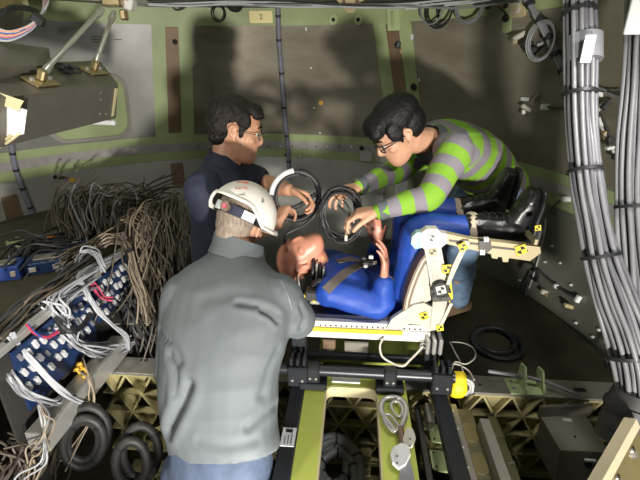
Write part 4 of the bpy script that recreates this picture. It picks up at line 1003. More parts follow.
b = MB(); loft(b, [(c, EY*w_, Uz*t_) for c, w_, t_ in dtr], 26)
for s_, e_, w_ in ((shn, eln, wrn), (shf, elf, wrf)): limb(b, [s_, (s_+e_)/2, e_, e_+(w_-e_)*.80], [.062, .058, .050, .043])
cov = solid(b, 'coverall', 'coverall_blue', dum, 0.007, 4, folds(0.007, (10, 10, 10), 11.0))
b = MB()
for lg in (legn, legf): limb(b, [lg[0], lg[0].lerp(lg[1], .5), lg[1], lg[1].lerp(lg[2], .5), lg[2]], [.078, .070, .064, .060, .05])
solid(b, 'trousers', 'coverall_blue', dum, 0.007, 4, folds(0.005, (9, 9, 12), 13.0))
# boots: sole to the right, toe up
def boot(ankle, heel, toe, yl, nm):
    a, h_, t_ = D(*ankle, yl), D(*heel, yl), D(*toe, yl); td = (t_-h_).normalized(); Ln_ = (t_-h_).length; nd = (a-(h_+t_)/2); nd = (nd-td*nd.dot(td)).normalized()
    b = MB(); at_ = lambda k, w_: h_+td*Ln_*k+nd*w_
    loft(b, [(at_(.0, .045), EY*.030, nd*.040), (at_(.10, .048), EY*.040, nd*.046), (at_(.32, .056), EY*.042, nd*.054), (at_(.55, .045), EY*.044, nd*.043), (at_(.78, .034), EY*.048, nd*.034), (at_(.94, .028), EY*.042, nd*.027), (at_(1.02, .024), EY*.026, nd*.018)], 20, 4, 2.4)
    m0 = at_(.20, .07); limb(b, [m0, m0.lerp(a, .5), a-(m0-a).normalized()*.012], [.054, .055, .058])
    o = solid(b, 'boot', 'boot_leather', dum, 0.005, 3, folds(0.004, (14, 14, 20), 15.0))
    b = MB(); loft(b, [(at_(k, -.006), EY*w_, nd*.011) for k, w_ in ((-.03, .026), (.08, .042), (.3, .040), (.5, .042), (.75, .052), (.95, .044), (1.04, .026))], 18, 3, 2.6)
    b.box(at_(.12, -.022), (.075, .08, .022), basis((0, 0, 0), td, y=EY).to_3x3(), .006)
    b.build('sole', 'black_rubber', o, 40)
    d_ = (a-m0).normalized(); MB().tube([a+d_*.004, a+d_*.022, a+d_*.036], [.058, .060, .052], 18).build('sock', 'sock_tan', dum, 60)
    for k in range(4):
        p = m0.lerp(a, .15+.2*k)-td*(-.052); q = EY*.026
        MB().tube([p-q, p+td*.008, p+q+d_*.012], .0035, 6, 3).build('lace', 'black_rubber', o, 50)
boot((475, 227), (527, 240), (541, 190), 1.60, 'near'); boot((462, 210), (507, 213), (517, 170), 1.83, 'far')
# neck assembly
nk = empty('x', (0, 0, 0), None, None); bpy.data.objects.remove(nk)
na, nb = D(314, 270, 1.66), D(324, 276, 1.66)
for k in range(4):
    p = na.lerp(nb, k/3); MB().cyl(p-EX*.004, p+EX*.004, .052-.002*k, 20).build('neck_disc', 'steel' if k % 2 else 'black_rubber', dum, 40)
MB().tube([D(313, 285, 1.57), D(318, 281, 1.56), D(324, 282, 1.56)], .012, 8, 3).build('neck_cable', 'black_rubber', dum, 50)
for (x, y, yl, s) in ((321, 258, 1.70, .022), (307, 296, 1.54, .026), (314, 301, 1.53, .014), (322, 253, 1.74, .014)): MB().box(D(x, y, yl), (s, s*.8, s*.8), None, .003).build('yellow_clip', 'yellow', dum)
MB().box(D(312, 294, 1.55), (.06, .05, .05), F3, .008).build('shoulder_mount', 'black_rubber', dum); MB().box(D(316, 300, 1.55), (.05, .03, .03), F3, .004).build('mount_plate', 'steel', dum)
MB().tube([D(298, 276, 1.62), D(299, 285, 1.60), D(301, 297, 1.57)], .004, 6, 4).build('chin_wire', 'off_white', dum, 50)
# harness
hs = [(326, 291), (334, 283), (343, 275), (354, 268), (363, 263)]
flat_strip(cov, hs, .040, 'webbing', 'harness_strap', .004, .004, dum); flat_strip(cov, [(337, 262), (346, 260), (356, 259), (366, 259)], .036, 'webbing', 'harness_strap', .004, .004, dum)
flat_strip(cov, [(388, 276), (396, 283), (404, 292), (409, 301)], .036, 'webbing', 'lap_strap', .005, .004, dum)
hb = MB().box(D(368, 262, 1.70), (.05, .05, .025), F3, .006).build('buckle', 'black_rubber', dum)
for (x, y, m) in ((364, 258, 'black_rubber'), (371, 257, 'white_plastic'), (375, 263, 'steel'), (398, 266, 'black_rubber'), (401, 270, 'steel'), (396, 273, 'black_rubber'), (366, 266, 'white_plastic')): MB().box(D(x, y, 1.68), (.020, .016, .014), F3, .003).build('buckle_fitting', m, dum)
# a hint of grey skull cap on the crown
MB().ell(Ld(0, -.02, .055), (.078, .088, .068), R3d, 20, 14).build('skull_cap', 'dummy_vinyl', dum, 60)

# ------------------------------------------------------------------ things held by the men
def ring_pts(c, a, b_, n=28, ph=0.0, span=1.0): return [c+a*math.cos(ph+2*math.pi*span*k/n)+b_*math.sin(ph+2*math.pi*span*k/n) for k in range(n+(span < 1))]
hc = P(296, 196, 1.87)
hr = empty('hose_ring', hc-EZ*.1, 'black hose bent into a ring with white upper sleeve held by the navy polo man', 'hose')
a, b_ = V((.102, .02, 0)), V((0.0, .02, .104))
MB().tube(ring_pts(hc, a, b_), .011, 10, 0, True).build('outer_hose', 'black_rubber', hr, 60)
MB().tube(ring_pts(hc+V((.004, .015, -.004)), a*.88, b_*.88), .006, 8, 0, True).build('inner_cord', 'wire_dark', hr, 60)
MB().tube(ring_pts(hc+V((0, -.004, .002)), a*1.02, b_*1.02, 14, math.radians(95), .22), .0116, 10).build('white_sleeve', 'white_plastic', hr, 60)
MB().tube(ring_pts(hc+V((0, -.002, .0)), a, b_, 8, math.radians(60), .06), .0145, 10).build('rubber_collar', 'black_rubber', hr, 60)
MB().tube([P(288, 209, 1.86), P(298, 206, 1.85), P(310, 198, 1.86), P(316, 194, 1.87)], .010, 8, 5).build('hose_tail', 'black_rubber', hr, 60)
MB().tube([P(320, 205, 1.87), P(316, 214, 1.87), P(306, 224, 1.87), P(294, 230, 1.86), P(286, 235, 1.86), P(284, 246, 1.88)], .006, 8, 6).build('trailing_cord', 'wire_dark', hr, 60)
cc = P(340, 214, 1.78)
cl = empty('cable_coil', cc-EZ*.11, 'coil of thin black cable held by the man in striped sweater', 'cable coil')
random.seed(3)
for k in range(9):
    s_ = 0.070+.0022*k+random.uniform(-.004, .004); o_ = V((random.uniform(-.008, .008), random.uniform(-.025, .025), random.uniform(-.008, .008)))
    tl = random.uniform(-.3, .3); pts = ring_pts(cc+o_, V((s_*.95, s_*tl, .01)), V((-.012, s_*.2, s_*1.25)), 26)
    pts = [p+V((random.uniform(-.003, .003),)*3) for p in pts]
    MB().tube(pts, .0042, 6, 2, True).build('cable_turn', 'black_rubber' if k % 4 else 'wire_dark', cl, 60)
MB().tube([P(347, 221, 1.68), P(347, 228, 1.70), P(345, 238, 1.72)], .0035, 6, 4).build('tan_cord', 'wire_tan', cl, 60)
MB().box(P(346, 238, 1.72), (.008, .008, .022)).build('cord_tip', 'brass', cl)
for (x0, y0, x1, y1) in ((343, 200, 349, 217), (338, 205, 352, 225)): MB().tube([P(x0, y0, 1.72), P((x0+x1)/2+3, (y0+y1)/2, 1.71), P(x1, y1, 1.73)], .004, 6, 4).build('cable_end', 'black_rubber', cl, 60)
wp = MB().box(P(402, 185, 2.26), (.06, .012, .155), None, .003).build('white_card', 'white_plastic', None); tag(wp, 'white upright card standing behind the dummy knees', 'card')
# white cord looping from seat rail to black tube
cd = MB().tube([PF(384, 338, 1.46), PF(380, 345, 1.44), PF(382, 356, 1.43), PF(392, 363, 1.42), PF(403, 366, 1.40), PF(410, 360, 1.42), PF(418, 352, 1.44), PF(423, 346, 1.45)], .0045, 8, 6).build('tie_cord', 'off_white', None, 60); tag(cd, 'slack white cord hanging from the perforated white seat rail', 'cord')
ring = MB().tube([PF(423, 346, 1.45)+EX*.012*math.cos(a_)+EZ*.012*math.sin(a_) for a_ in np.linspace(0, 6.28, 13)[:-1]], .003, 6, 0, True).build('end_ring', 'steel', cd, 60)
# bundle of white rope taped yellow, on the crossbeam
rb = empty('rope_bundle', PZ(462, 390, BZ+.01), 'bundle of white cord wrapped in yellow tape on the crossbeam beside the black clamp', 'rope')
yc = FI @ PZ(461, 392, BZ+.005)
yt = MB(); loft(yt, [(F(yc.x-.025, yc.y-.012, BZ+.012), EX*.030, EY*.034), (F(yc.x-.022, yc.y-.012, BZ+.035), EX*.038, EY*.04), (F(yc.x-.02, yc.y-.01, BZ+.065), EX*.034, EY*.036), (F(yc.x-.016, yc.y, BZ+.095), EX*.026, EY*.022)], 14, 4, 3.2)
yt.build('yellow_wrap', 'yellow', rb, 60)
for k in range(8):
    c = F(yc.x+.012+random.uniform(-.006, .006), yc.y-.004, BZ+.034+random.uniform(-.005, .008)); s_ = random.uniform(.022, .036)
    MB().tube(ring_pts(c, EX*s_+EY*random.uniform(-.01, .01), EY*s_*.5+EZ*s_*.75, 18), .004, 6, 0, True).build('cord_turn', 'white_plastic', rb, 60)
for pts in ([(452, 369), (455, 362), (466, 364), (475, 357), (473, 348), (463, 343), (452, 342)], [(452, 372), (450, 367), (456, 364), (468, 370), (474, 380)], [(450, 342), (455, 352), (460, 362), (463, 372)]):
    MB().tube([PZ(x, y, BZ+.10-.002*i) for i, (x, y) in enumerate(pts)], .0035, 6, 6).build('loose_cord', 'off_white', rb, 60)

st_ = empty('step_box', (-.40, 1.98, 0), 'low dark step box under the man in the navy polo', 'step')
MB().box((-.40, 1.98, .11), (.36, .42, .22), None, .008).build('box', 'floor_dark', st_)
MB().box((-.40, 1.98, .224), (.34, .40, .012), None, .003).build('tread', 'dark_metal', st_)
# ------------------------------------------------------------------ hanging grey unit with struts, upper left
hu = empty('avionics_unit', P(60, 120, 1.75), 'grey metal avionics unit hung on two steel struts near the wall', 'avionics box')
fa, fb, fc, fd = P(26, 141, 1.50), P(116, 118, 2.0), P(118, 84, 2.0), P(26, 94, 1.50)     # front face: bottom left, bottom right, top right, top left
bk = V((-.16, .20, .10)); lf = (fa-fb).normalized()*0.45
MB().hexa([fa+lf, fb, fb+bk, fa+bk+lf, fd+lf, fc, fc+bk, fd+bk+lf]).build('body', 'box_metal', hu)
nrm = ((fb-fa).cross(fd-fa)).normalized(); nrm = nrm if nrm.y < 0 else -nrm
topn = ((fc-fd).cross(bk)).normalized(); topn = topn if topn.z > 0 else -topn
def fpt(u, v, o=0.0): return fa.lerp(fb, u).lerp(fd.lerp(fc, u), v)+nrm*o
MB().hexa([fpt(.93, .08, .0), fpt(.95, .08, .0), fpt(.95, .08, .006), fpt(.93, .08, .006), fpt(.955, .88, .0), fpt(.985, .88, .0), fpt(.985, .88, .006), fpt(.955, .88, .006)]).build('cream_strip', 'cream', hu)
for k in range(9): 
    p = fpt(random.uniform(.05, .9), random.uniform(.15, .85)); MB().cyl(p, p+nrm*.003, .004, 6).build('scuff_mark', 'aluminium', hu)
def tpt(u, w_): return fd.lerp(fc, u)+bk*w_
MB().hexa([tpt(-.3, .45)+topn*.0, tpt(.32, .62), tpt(.34, 1.0), tpt(-.3, 1.0), tpt(-.3, .45)+topn*.05, tpt(.32, .62)+topn*.03, tpt(.34, 1.0)+topn*.06, tpt(-.3, 1.0)+topn*.09]).build('raised_cover', 'box_metal', hu)
feet = [tpt(.17, .30), tpt(.80, .55)]
tb = [P(102, 9, 1.95), P(114, 12, 2.1)]
for i, (p, q) in enumerate(zip(feet, tb)):
    MB().box(p+topn*.006, (.12, .075, .010), basis((0, 0, 0), fc-fd, z=topn).to_3x3(), .003).build('foot_plate', 'brass', hu)
    for dx in (-.045, .045): MB().cyl(p+topn*.01+(fc-fd).normalized()*dx, p+topn*.022+(fc-fd).normalized()*dx, .009, 8).build('bolt', 'steel', hu)
    MB().box(p+topn*.03, (.028, .03, .045), basis((0, 0, 0), fc-fd, z=topn).to_3x3(), .006).build('clevis', 'brass', hu)
    d_ = (q-p).normalized(); s_ = MB().cyl(p+topn*.035, q, .0105, 12).build('strut', 'steel', hu, 40)
    MB().tube([p+topn*.03, p+topn*.03+d_*.035, p+topn*.03+d_*.07], [.012, .016, .011], 10).build('rod_end', 'steel', hu, 50); MB().tube([q-d_*.07, q-d_*.035, q], [.011, .017, .012], 10).build('rod_end', 'steel', hu, 50)
for k in range(5):
    c = tpt(random.uniform(.35, .6), random.uniform(.3, .8))+topn*.012; MB().tube([c+V((random.uniform(-.05, .05), random.uniform(-.03, .03), random.uniform(-.005, .02))) for _ in range(4)], .007, 6, 4).build('cable_scrap', 'black_rubber', hu, 50)
tbk = empty('strut_bracket', P(122, 4, 2.02), 'brass and white clevis bracket holding the tops of two steel struts', 'bracket')
MB().box(P(113, 1, 2.0), (.09, .06, .05), None, .008).build('clevis', 'brass', tbk); MB().box(P(127, 3, 2.04), (.07, .06, .05), Matrix.Rotation(.4, 3, 'Y'), .006).build('block', 'white_paint', tbk)
MB().box(P(124, 15, 2.05), (.03, .04, .045), None, .006).build('lug', 'brass', tbk); MB().box(P(132, 0, 2.1), (.05, .3, .03), None, .004).build('arm', 'steel', tbk)
wb = empty('wrapped_box', P(8, 118, 1.42), 'white wrapped block with tan tape hanging below the grey avionics unit', 'box')
q = [P(-12, 146, 1.44), P(24, 134, 1.44), P(28, 108, 1.44), P(22, 100, 1.44), P(-12, 92, 1.44)]
MB().hexa([P(-14, 140, 1.42), P(24, 134, 1.42), P(24, 134, 1.5), P(-14, 140, 1.5), P(-14, 97, 1.42), P(27, 110, 1.42), P(27, 110, 1.5), P(-14, 97, 1.5)]).build('block', 'white_plastic', wb)
MB().hexa([P(-14, 100, 1.41), P(18, 111, 1.41), P(18, 111, 1.5), P(-14, 100, 1.5), P(-14, 88, 1.42), P(24, 101, 1.42), P(24, 101, 1.5), P(-14, 88, 1.5)]).build('tape_wrap', 'cream', wb)
for k in range(2): MB().tube([P(20-8*k, 133+k*2, 1.42), P(8-6*k, 142, 1.42), P(-6, 150-3*k, 1.42)], .005, 6, 4).build('lead', 'cream', wb, 50)
ps_ = MB().box(P(100, 122, 1.98), (.14, .02, .022), Matrix.Rotation(.05, 3, 'Y'), .003).build('white_bar', 'white_plastic', None); tag(ps_, 'short white bar under the right end of the hanging grey unit', 'bar')
# colour wire harness, top left
ha = empty('wire_harness', P(20, 25, 1.6), 'loose harness of white and orange wires with black clamp above the hanging unit', 'wire harness')
cols = ['wire_white', 'orange', 'wire_white', 'wire_blue', 'wire_grey', 'orange', 'wire_white', 'wire_pink', 'wire_grey', 'wire_blue', 'wire_white']
for k, m in enumerate(cols):
    o_ = (k-5)*1.0
    MB().tube([P(-120, 20+o_*1.0, 1.75), P(-50, 30+o_*1.1, 1.6), P(-6, 34+o_*1.1, 1.55), P(8, 36+o_*.9, 1.56), P(20, 33+o_*.7, 1.58), P(31, 27+o_*.5, 1.60), P(38, 20+o_*.35, 1.62), P(43, 12+o_*.2, 1.66), P(46+o_*.4, 2, 1.7), P(47+o_*.5, -6, 1.8), P(52+o_*.5, -12, 2.2), on_wall(58+o_*.5, -8, .08)], .0045, 6, 4).build('wire', m, ha, 50)
ck = P(38, 20, 1.62); MB().box(ck, (.045, .04, .04), Matrix.Rotation(.7, 3, 'Y'), .008).build('clamp', 'black_rubber', ha)
for (y0, y1) in ((7, 9), (10, 11)): MB().tube([P(-90, y0+10, 1.8), P(-6, y0+5, 1.6), P(10, y0, 1.65), P(26, y1-2, 1.75), P(38, y1+2, 1.85)], .008, 6, 4).build('black_cable', 'black_rubber', ha, 50)
hu2 = empty('duct_box', P(10, 30, 1.95), 'dark grey duct box with brown patches above the hanging unit', 'duct')
MB().hexa([P(-14, 40, 1.8), P(22, 26, 2.1), P(22, 26, 2.4), P(-14, 40, 2.2), P(-14, 10, 1.8), P(24, 10, 2.1), P(24, 10, 2.4), P(-14, 10, 2.2)]).build('body', 'box_metal', hu2)
MB().box(P(6, 5, 1.9), (.12, .06, .05), None, .006).build('brown_block', 'brass', hu2); MB().box(P(18, 3, 1.95), (.07, .05, .04), None, .006).build('cream_block', 'cream', hu2)

# ------------------------------------------------------------------ terminal rack on the left
XB = (FI @ PZ(75, 292, 1.30)).x
def PX(px, py, xl=XB):
    q = P(px, py, 1.0)-V((0, 0, CAMZ)); return P(px, py, xl/(q.dot(EX)))
rk = empty('terminal_rack', F(XB, 1.7, 0.8), 'aluminium rack rail carrying the blue terminal boards along the deck edge', 'rack')
m_ = MB(); fbox(m_, XB-.035, XB+.004, 1.05, 2.30, 1.285, 1.31, .003); m_.build('top_rail', 'aluminium', rk)
m_ = MB(); fbox(m_, XB-.02, XB-.008, 1.05, 2.30, .93, 1.285); m_.build('back_sheet', 'dark_metal', rk)
m_ = MB(); fbox(m_, XB+.02, XB+.10, 1.05, 1.62, .90, .985, .004); lr = m_.build('lower_channel', 'aluminium', rk)
m_ = MB(); fbox(m_, XB+.03, XB+.09, 1.05, 1.625, .985, .992); m_.build('channel_groove', 'grey_metal', rk)
for y in (1.10, 1.58, 2.22):
    m_ = MB(); fbox(m_, XB-.03, XB, y-.02, y+.02, 0.0, .93); m_.build('post', 'dark_metal', rk)
MB().prism([(0, 0), (.20, 0), (.16, .12), (.03, .13)], .006, FM @ Matrix.Translation((XB+.012, 1.66, 1.03)) @ Matrix.Rotation(math.radians(8), 4, 'Z')).build('tri_plate', 'grey_metal', rk)
conn = MB().box((0, 0, 0), (.014, .017, .036), None, .002).mesh('connector'); conn.materials.append(MATS['white_plastic'])
slot = MB().box((0, 0, 0), (.010, .012, .030), None, .001).mesh('connector'); slot.materials.append(MATS['wire_grey'])
labs = ('blue terminal board with dense dark slots beneath the tan wire bundle', 'blue terminal board half covered by the draped white wires', 'blue terminal board with big white plugs above the silver channel')
for bi, (y0, y1, z0, z1, n, md) in enumerate(((1.95, 2.25, 1.10, 1.275, 11, 0), (1.60, 1.90, 1.08, 1.275, 8, 1), (1.12, 1.56, 1.02, 1.275, 11, 1))):
    m_ = MB(); fbox(m_, XB-.006, XB+.006, y0, y1, z0, z1); bd = m_.build('terminal_board', 'navy_board', None); tag(bd, labs[bi], 'circuit board', 'blue terminal boards')
    for r in range(3 if bi else 2):
        for k in range(n):
            y = y0+(y1-y0)*(k+.5)/n; z = z1-.035-r*.062
            piece('connector', conn if (md and (k+r) % 4) or (not md and k % 2) else slot, FM @ Matrix.Translation((XB+.010, y+random.uniform(-.003, .003), z-.010*(k % 2))) @ Matrix.Rotation(random.uniform(.25, .45), 4, 'X'), bd)
# dark equipment shelf between rack and wall
sf = empty('equipment_shelf', F(XB-.5, 1.8, 1.0), 'dark equipment shelf between the terminal rack and the wall', 'shelf')
cols_ = []
for th in np.linspace(-108, -30, 18):
    a = math.radians(th); r_ = 1.85; o_ = V((CX+r_*math.sin(a), CY+r_*math.cos(a), 0)); i_ = FI @ o_; inn = FM @ V((XB-.04, min(max(i_.y, 1.0), 2.32), 0))
    cols_.append([o_+EZ*1.20, inn+EZ*1.20, inn+EZ*1.225, o_+EZ*1.225])
MB().rings(cols_).build('top', 'floor_dark', sf); 
for x, y in ((-1.35, 1.5), (-1.75, 1.9), (-1.4, 2.3)): MB().box((x, y, .6), (.05, .05, 1.2)).build('leg', 'dark_metal', sf)
def mod(px, py, w_, d_, h, m, lab, cat='module', rz=0.0, extra=None):
    p = PZ(px, py, 1.225); o = empty(cat.replace(' ', '_') if cat != 'module' else 'electronic_module', p, lab, cat)
    Rz = Matrix.Rotation(rz, 3, 'Z'); MB().box(p+EZ*h/2, (w_, d_, h), Rz, .004).build('body', m, o)
    MB().box(p+EZ*(h+.004), (w_*.6, d_*.5, .008), Rz, .002).build('cover', 'grey_metal', o)
    for k in (-1, 1): MB().box(p+Rz @ V((k*w_*.3, -d_*.5, h*.5)), (w_*.18, .012, h*.4), Rz, .002).build('connector', 'off_white', o)
    return o
mod(48, 268, .17, .13, .06, 'navy_board', 'dark blue module lying on the equipment shelf beside the rack rail', rz=.4); mod(10, 276, .13, .12, .07, 'wire_blue', 'bright blue module at the near end of the equipment shelf', rz=.3)
mod(32, 258, .06, .06, .05, 'off_white', 'small cream relay block on the equipment shelf', rz=.2); mod(75, 250, .14, .10, .05, 'navy_board', 'dark blue module under the tan wire bundle on the shelf', rz=.5)
mod(20, 246, .10, .08, .04, 'primer_green', 'green relay module near the wall on the equipment shelf', rz=-.2); mod(50, 243, .07, .06, .05, 'orange', 'orange module among wires on the equipment shelf', rz=.1)
# brown door-like recess on lower wall, left
for (x, w_, m, nm) in ((14, .10, 'brown_strip', 'brown_plate'), (20.5, .014, 'cream', 'cream_edge')): wall_plate(x, 214, w_, .26, m, nm, .01)
wall_plate(38, 225, .05, .07, 'frosted', 'frosted_cap', .04)

# ------------------------------------------------------------------ wires
def wire_bundle(name, label, pts, n, spread, r, m, cat='wire bundle', sub=5, ties=(), tie_m='black_rubber', wob=.35, seed=1, group=None, mats=None, fan=None):
    """pts: world points; n wires side by side, each its own part, following the path with small offsets"""
    rnd = random.Random(seed); o = empty(name, min(pts, key=lambda q: q[2]), label, cat, group); k_ = len(pts)
    for i in range(n):
        a = 2*math.pi*rnd.random(); rr = spread*math.sqrt(rnd.random()); off = V((math.cos(a)*rr, math.sin(a)*rr*.7, math.sin(a)*rr))
        ps = []
        for j, p in enumerate(pts):
            f = fan[j] if fan else 1.0
            ps.append(V(p)+off*f+V((rnd.gauss(0, 1), rnd.gauss(0, 1), rnd.gauss(0, 1)))*spread*wob*f)
        MB().tube(ps, r, 6, sub).build('wire', rnd.choice(mats) if mats else m, o, 60)
    for j, w_ in ties:
        p = V(pts[j]); t = (V(pts[min(j+1, k_-1)])-V(pts[max(j-1, 0)])).normalized(); MB().tube([p-t*.008, p+t*.008], w_, 12).build('tie', tie_m, o, 50)
    return o
wire_bundle('wire_bundle', 'thick bundle of white wires draped from the rack rail over the crossbeam end', [F(XB+.0, 1.62, 1.31), P(52, 300, 1.70), P(60, 313, 1.68), P(66, 328, 1.70), P(76, 342, 1.76), P(92, 350, 1.86), P(112, 350, 1.98), P(128, 344, 2.1)], 20, .026, .0046, 'wire_white', ties=((3, .03),), seed=2, mats=['wire_white', 'wire_white', 'wire_grey'], fan=[1.5, 1.5, 1.3, .9, .9, 1.0, 1.1, 1.0])
wire_bundle('wire_bundle', 'narrow bundle of white wires falling from the middle of the rack rail', [F(XB, 1.86, 1.31), P(80, 275, 1.86), P(86, 290, 1.84), P(95, 308, 1.85), P(110, 324, 1.9), P(124, 336, 1.98), P(127, 350, 2.05)], 10, .011, .0042, 'wire_white', seed=3)
wire_bundle('wire_bundle', 'bundle of pale wires sagging over the silver channel below the boards', [PX(-8, 352), P(2, 366, 1.50), P(12, 382, 1.47), P(25, 394, 1.5), P(42, 402, 1.55), P(56, 404, 1.62), P(62, 398, 1.72)], 9, .014, .004, 'wire_grey', seed=4, mats=['wire_white', 'wire_grey'])
wire_bundle('wire_bundle', 'few pale wires trailing from the near board to the copper fittings', [PX(10, 335), P(20, 348, 1.52), P(34, 364, 1.52), P(50, 380, 1.55), P(64, 393, 1.6), P(80, 402, 1.7), P(98, 407, 1.8)], 5, .007, .0042, 'wire_white', seed=5)
wire_bundle('wire_bundle', 'thin wires dropping from the silver channel to the hull bottom', [P(40, 402, 1.55), P(46, 414, 1.52), P(44, 430, 1.5), P(38, 448, 1.5), P(30, 466, 1.5), P(28, 490, 1.5)], 7, .03, .0035, 'wire_grey', seed=6, mats=['wire_grey', 'wire_tan', 'wire_white'], fan=[.4, .5, .8, 1.2, 1.6, 1.6])
wire_bundle('wire_bundle', 'thin tan wire loops in front of the dark hose coils', [P(84, 368, 1.75), P(92, 380, 1.72), P(96, 400, 1.72), P(90, 420, 1.72), P(86, 440, 1.72), P(70, 470, 1.7)], 3, .03, .003, 'wire_tan', seed=61)
wire_bundle('wire_bundle', 'tan wire bundle arching along the back of the rack rail', [P(62, 262, 2.05), P(82, 250, 2.15), P(102, 240, 2.2), P(122, 232, 2.25), P(140, 220, 2.3), P(158, 208, 2.35), P(170, 204, 2.4)], 26, .030, .0042, 'wire_tan', seed=7, mats=['wire_tan', 'wire_tan', 'wire_brown', 'wire_grey'], fan=[1.2, 1, .9, .8, .8, 1, 1.2])
wire_bundle('wire_bundle', 'tan wires spilling over the far terminal board', [P(92, 250, 2.1), P(108, 240, 2.12), P(122, 240, 2.1), P(130, 252, 2.05), P(134, 272, 2.02), P(142, 292, 2.0), P(150, 318, 1.98)], 16, .016, .0042, 'wire_tan', ties=((3, .022),), seed=8, mats=['wire_tan', 'wire_brown', 'wire_tan'], fan=[1.6, 1.4, 1, .8, 1.3, 2, 2.4])
wire_bundle('wire_bundle', 'white wire ends sprouting above the middle terminal board', [P(78, 262, 2.0), P(86, 252, 2.0), P(96, 253, 1.98), P(102, 262, 1.96), P(104, 272, 1.95)], 6, .016, .004, 'wire_white', seed=9)
wire_bundle('wire_bundle', 'pink and blue wires curling beneath the rack rail', [PX(92, 282, XB+.02), P(97, 290, 1.93), P(104, 297, 1.94), P(112, 300, 1.96)], 3, .010, .004, 'wire_pink', seed=10, mats=['wire_pink', 'wire_pink', 'wire_blue'])
wire_bundle('wire_bundle', 'pink and blue wires crossing the near terminal board', [PX(28, 326, XB+.02), PX(36, 334, XB+.03), PX(48, 338, XB+.04), PX(58, 332, XB+.04)], 4, .008, .004, 'wire_pink', seed=101, mats=['wire_pink', 'wire_white', 'wire_blue', 'wire_pink'])
wire_bundle('cable_run', 'dark cables lying along the shelf edge behind the rack rail', [PZ(-8, 338, 1.34), PZ(14, 316, 1.34), PZ(34, 301, 1.345), PZ(55, 287, 1.345), PZ(75, 272, 1.34), PZ(92, 262, 1.33)], 14, .028, .006, 'wire_dark', seed=11, mats=['wire_dark', 'wire_dark', 'wire_brown', 'black_rubber'])
wire_bundle('cable_run', 'dark cables looping across the equipment shelf to the wall', [PZ(8, 268, 1.27), PZ(22, 252, 1.28), PZ(38, 240, 1.30), PZ(55, 236, 1.30), PZ(68, 232, 1.27), PZ(88, 222, 1.27)], 9, .05, .006, 'wire_dark', seed=12, mats=['wire_dark', 'wire_brown', 'black_rubber', 'wire_grey'])
tie2 = wire_bundle('cable_tie_wrap', 'black sleeve cable draped across the white wire bundle', [P(56, 318, 1.65), P(64, 329, 1.62), P(74, 331, 1.64), P(84, 324, 1.72), P(90, 314, 1.8)], 1, 0, .011, 'black_rubber', cat='cable', wob=0)
# tangle of wires nobody could count, behind the rack towards the wall
def tangle(label, paths, n, spread, r, m, seed):
    rnd = random.Random(seed); b = MB()
    for i in range(n):
        path = rnd.choice(paths); off = V((rnd.gauss(0, 1), rnd.gauss(0, 1), rnd.gauss(0, 1)))*spread
        b.tube([V(p)+off*(.6+.4*j)+V((rnd.gauss(0, 1), rnd.gauss(0, 1), rnd.gauss(0, 1)))*spread*.55 for j, p in enumerate(path)], r*rnd.uniform(.8, 1.25), 5, 4)
    o = b.build('wire_tangle', m, None, 60, kind='stuff'); return tag(o, label, 'wires')
tangle('tangle of brown wires hanging down beside the man in navy', [[P(168, 203, 2.3), P(160, 212, 2.2), P(158, 235, 2.15), P(160, 260, 2.1), P(156, 290, 2.1), P(158, 325, 2.1)], [P(150, 212, 2.3), P(144, 225, 2.2), P(148, 250, 2.15), P(152, 280, 2.1), P(160, 310, 2.1), P(150, 345, 2.1)], [P(175, 200, 2.35), P(174, 225, 2.25), P(170, 260, 2.2), P(172, 300, 2.2), P(166, 330, 2.2)]], 90, .028, .0040, 'wire_brown', 21)
tangle('tangle of tan wire strands drooping at the far end of the rack', [[P(150, 205, 2.3), P(140, 214, 2.2), P(136, 236, 2.15), P(143, 262, 2.1), P(150, 290, 2.05)], [P(166, 206, 2.3), P(164, 226, 2.2), P(150, 250, 2.15), P(146, 275, 2.1)], [P(128, 222, 2.25), P(138, 218, 2.25), P(152, 224, 2.2), P(160, 246, 2.2), P(162, 275, 2.15)]], 46, .022, .0040, 'wire_tan', 22)
tangle('tangle of dark wire strands rising along the silver wall panel', [[P(72, 240, 2.4), P(66, 222, 2.6), P(70, 205, 2.75), P(80, 196, 2.8)], [P(88, 236, 2.4), P(84, 216, 2.6), P(94, 200, 2.75), P(104, 196, 2.8), P(110, 215, 2.7)], [P(108, 232, 2.4), P(106, 214, 2.6), P(118, 200, 2.7), P(134, 198, 2.7), P(140, 215, 2.5)], [P(126, 230, 2.4), P(130, 210, 2.6), P(148, 198, 2.65), P(170, 196, 2.6)]], 110, .035, .0045, 'wire_brown', 23)
tangle('tangle of grey wire strands against the silver wall panel', [[P(84, 238, 2.4), P(78, 215, 2.6), P(74, 200, 2.78), P(88, 194, 2.85)], [P(100, 236, 2.4), P(96, 214, 2.6), P(102, 198, 2.75), P(122, 205, 2.6)], [P(120, 230, 2.4), P(124, 212, 2.55), P(136, 200, 2.7), P(156, 204, 2.5)]], 34, .035, .0042, 'wire_grey', 24)
tangle('tangle of black wires deep behind the end of the crossbeam', [[P(128, 300, 2.1), P(136, 320, 2.1), P(145, 340, 2.1), P(152, 350, 2.2)], [P(120, 290, 2.2), P(132, 310, 2.2), P(150, 330, 2.2)], [P(80, 250, 2.3), P(60, 255, 2.2), P(40, 262, 2.2), P(20, 280, 2.1)], [P(70, 240, 2.4), P(50, 248, 2.3), P(30, 250, 2.3), P(10, 262, 2.2)]], 70, .035, .005, 'wire_dark', 25)
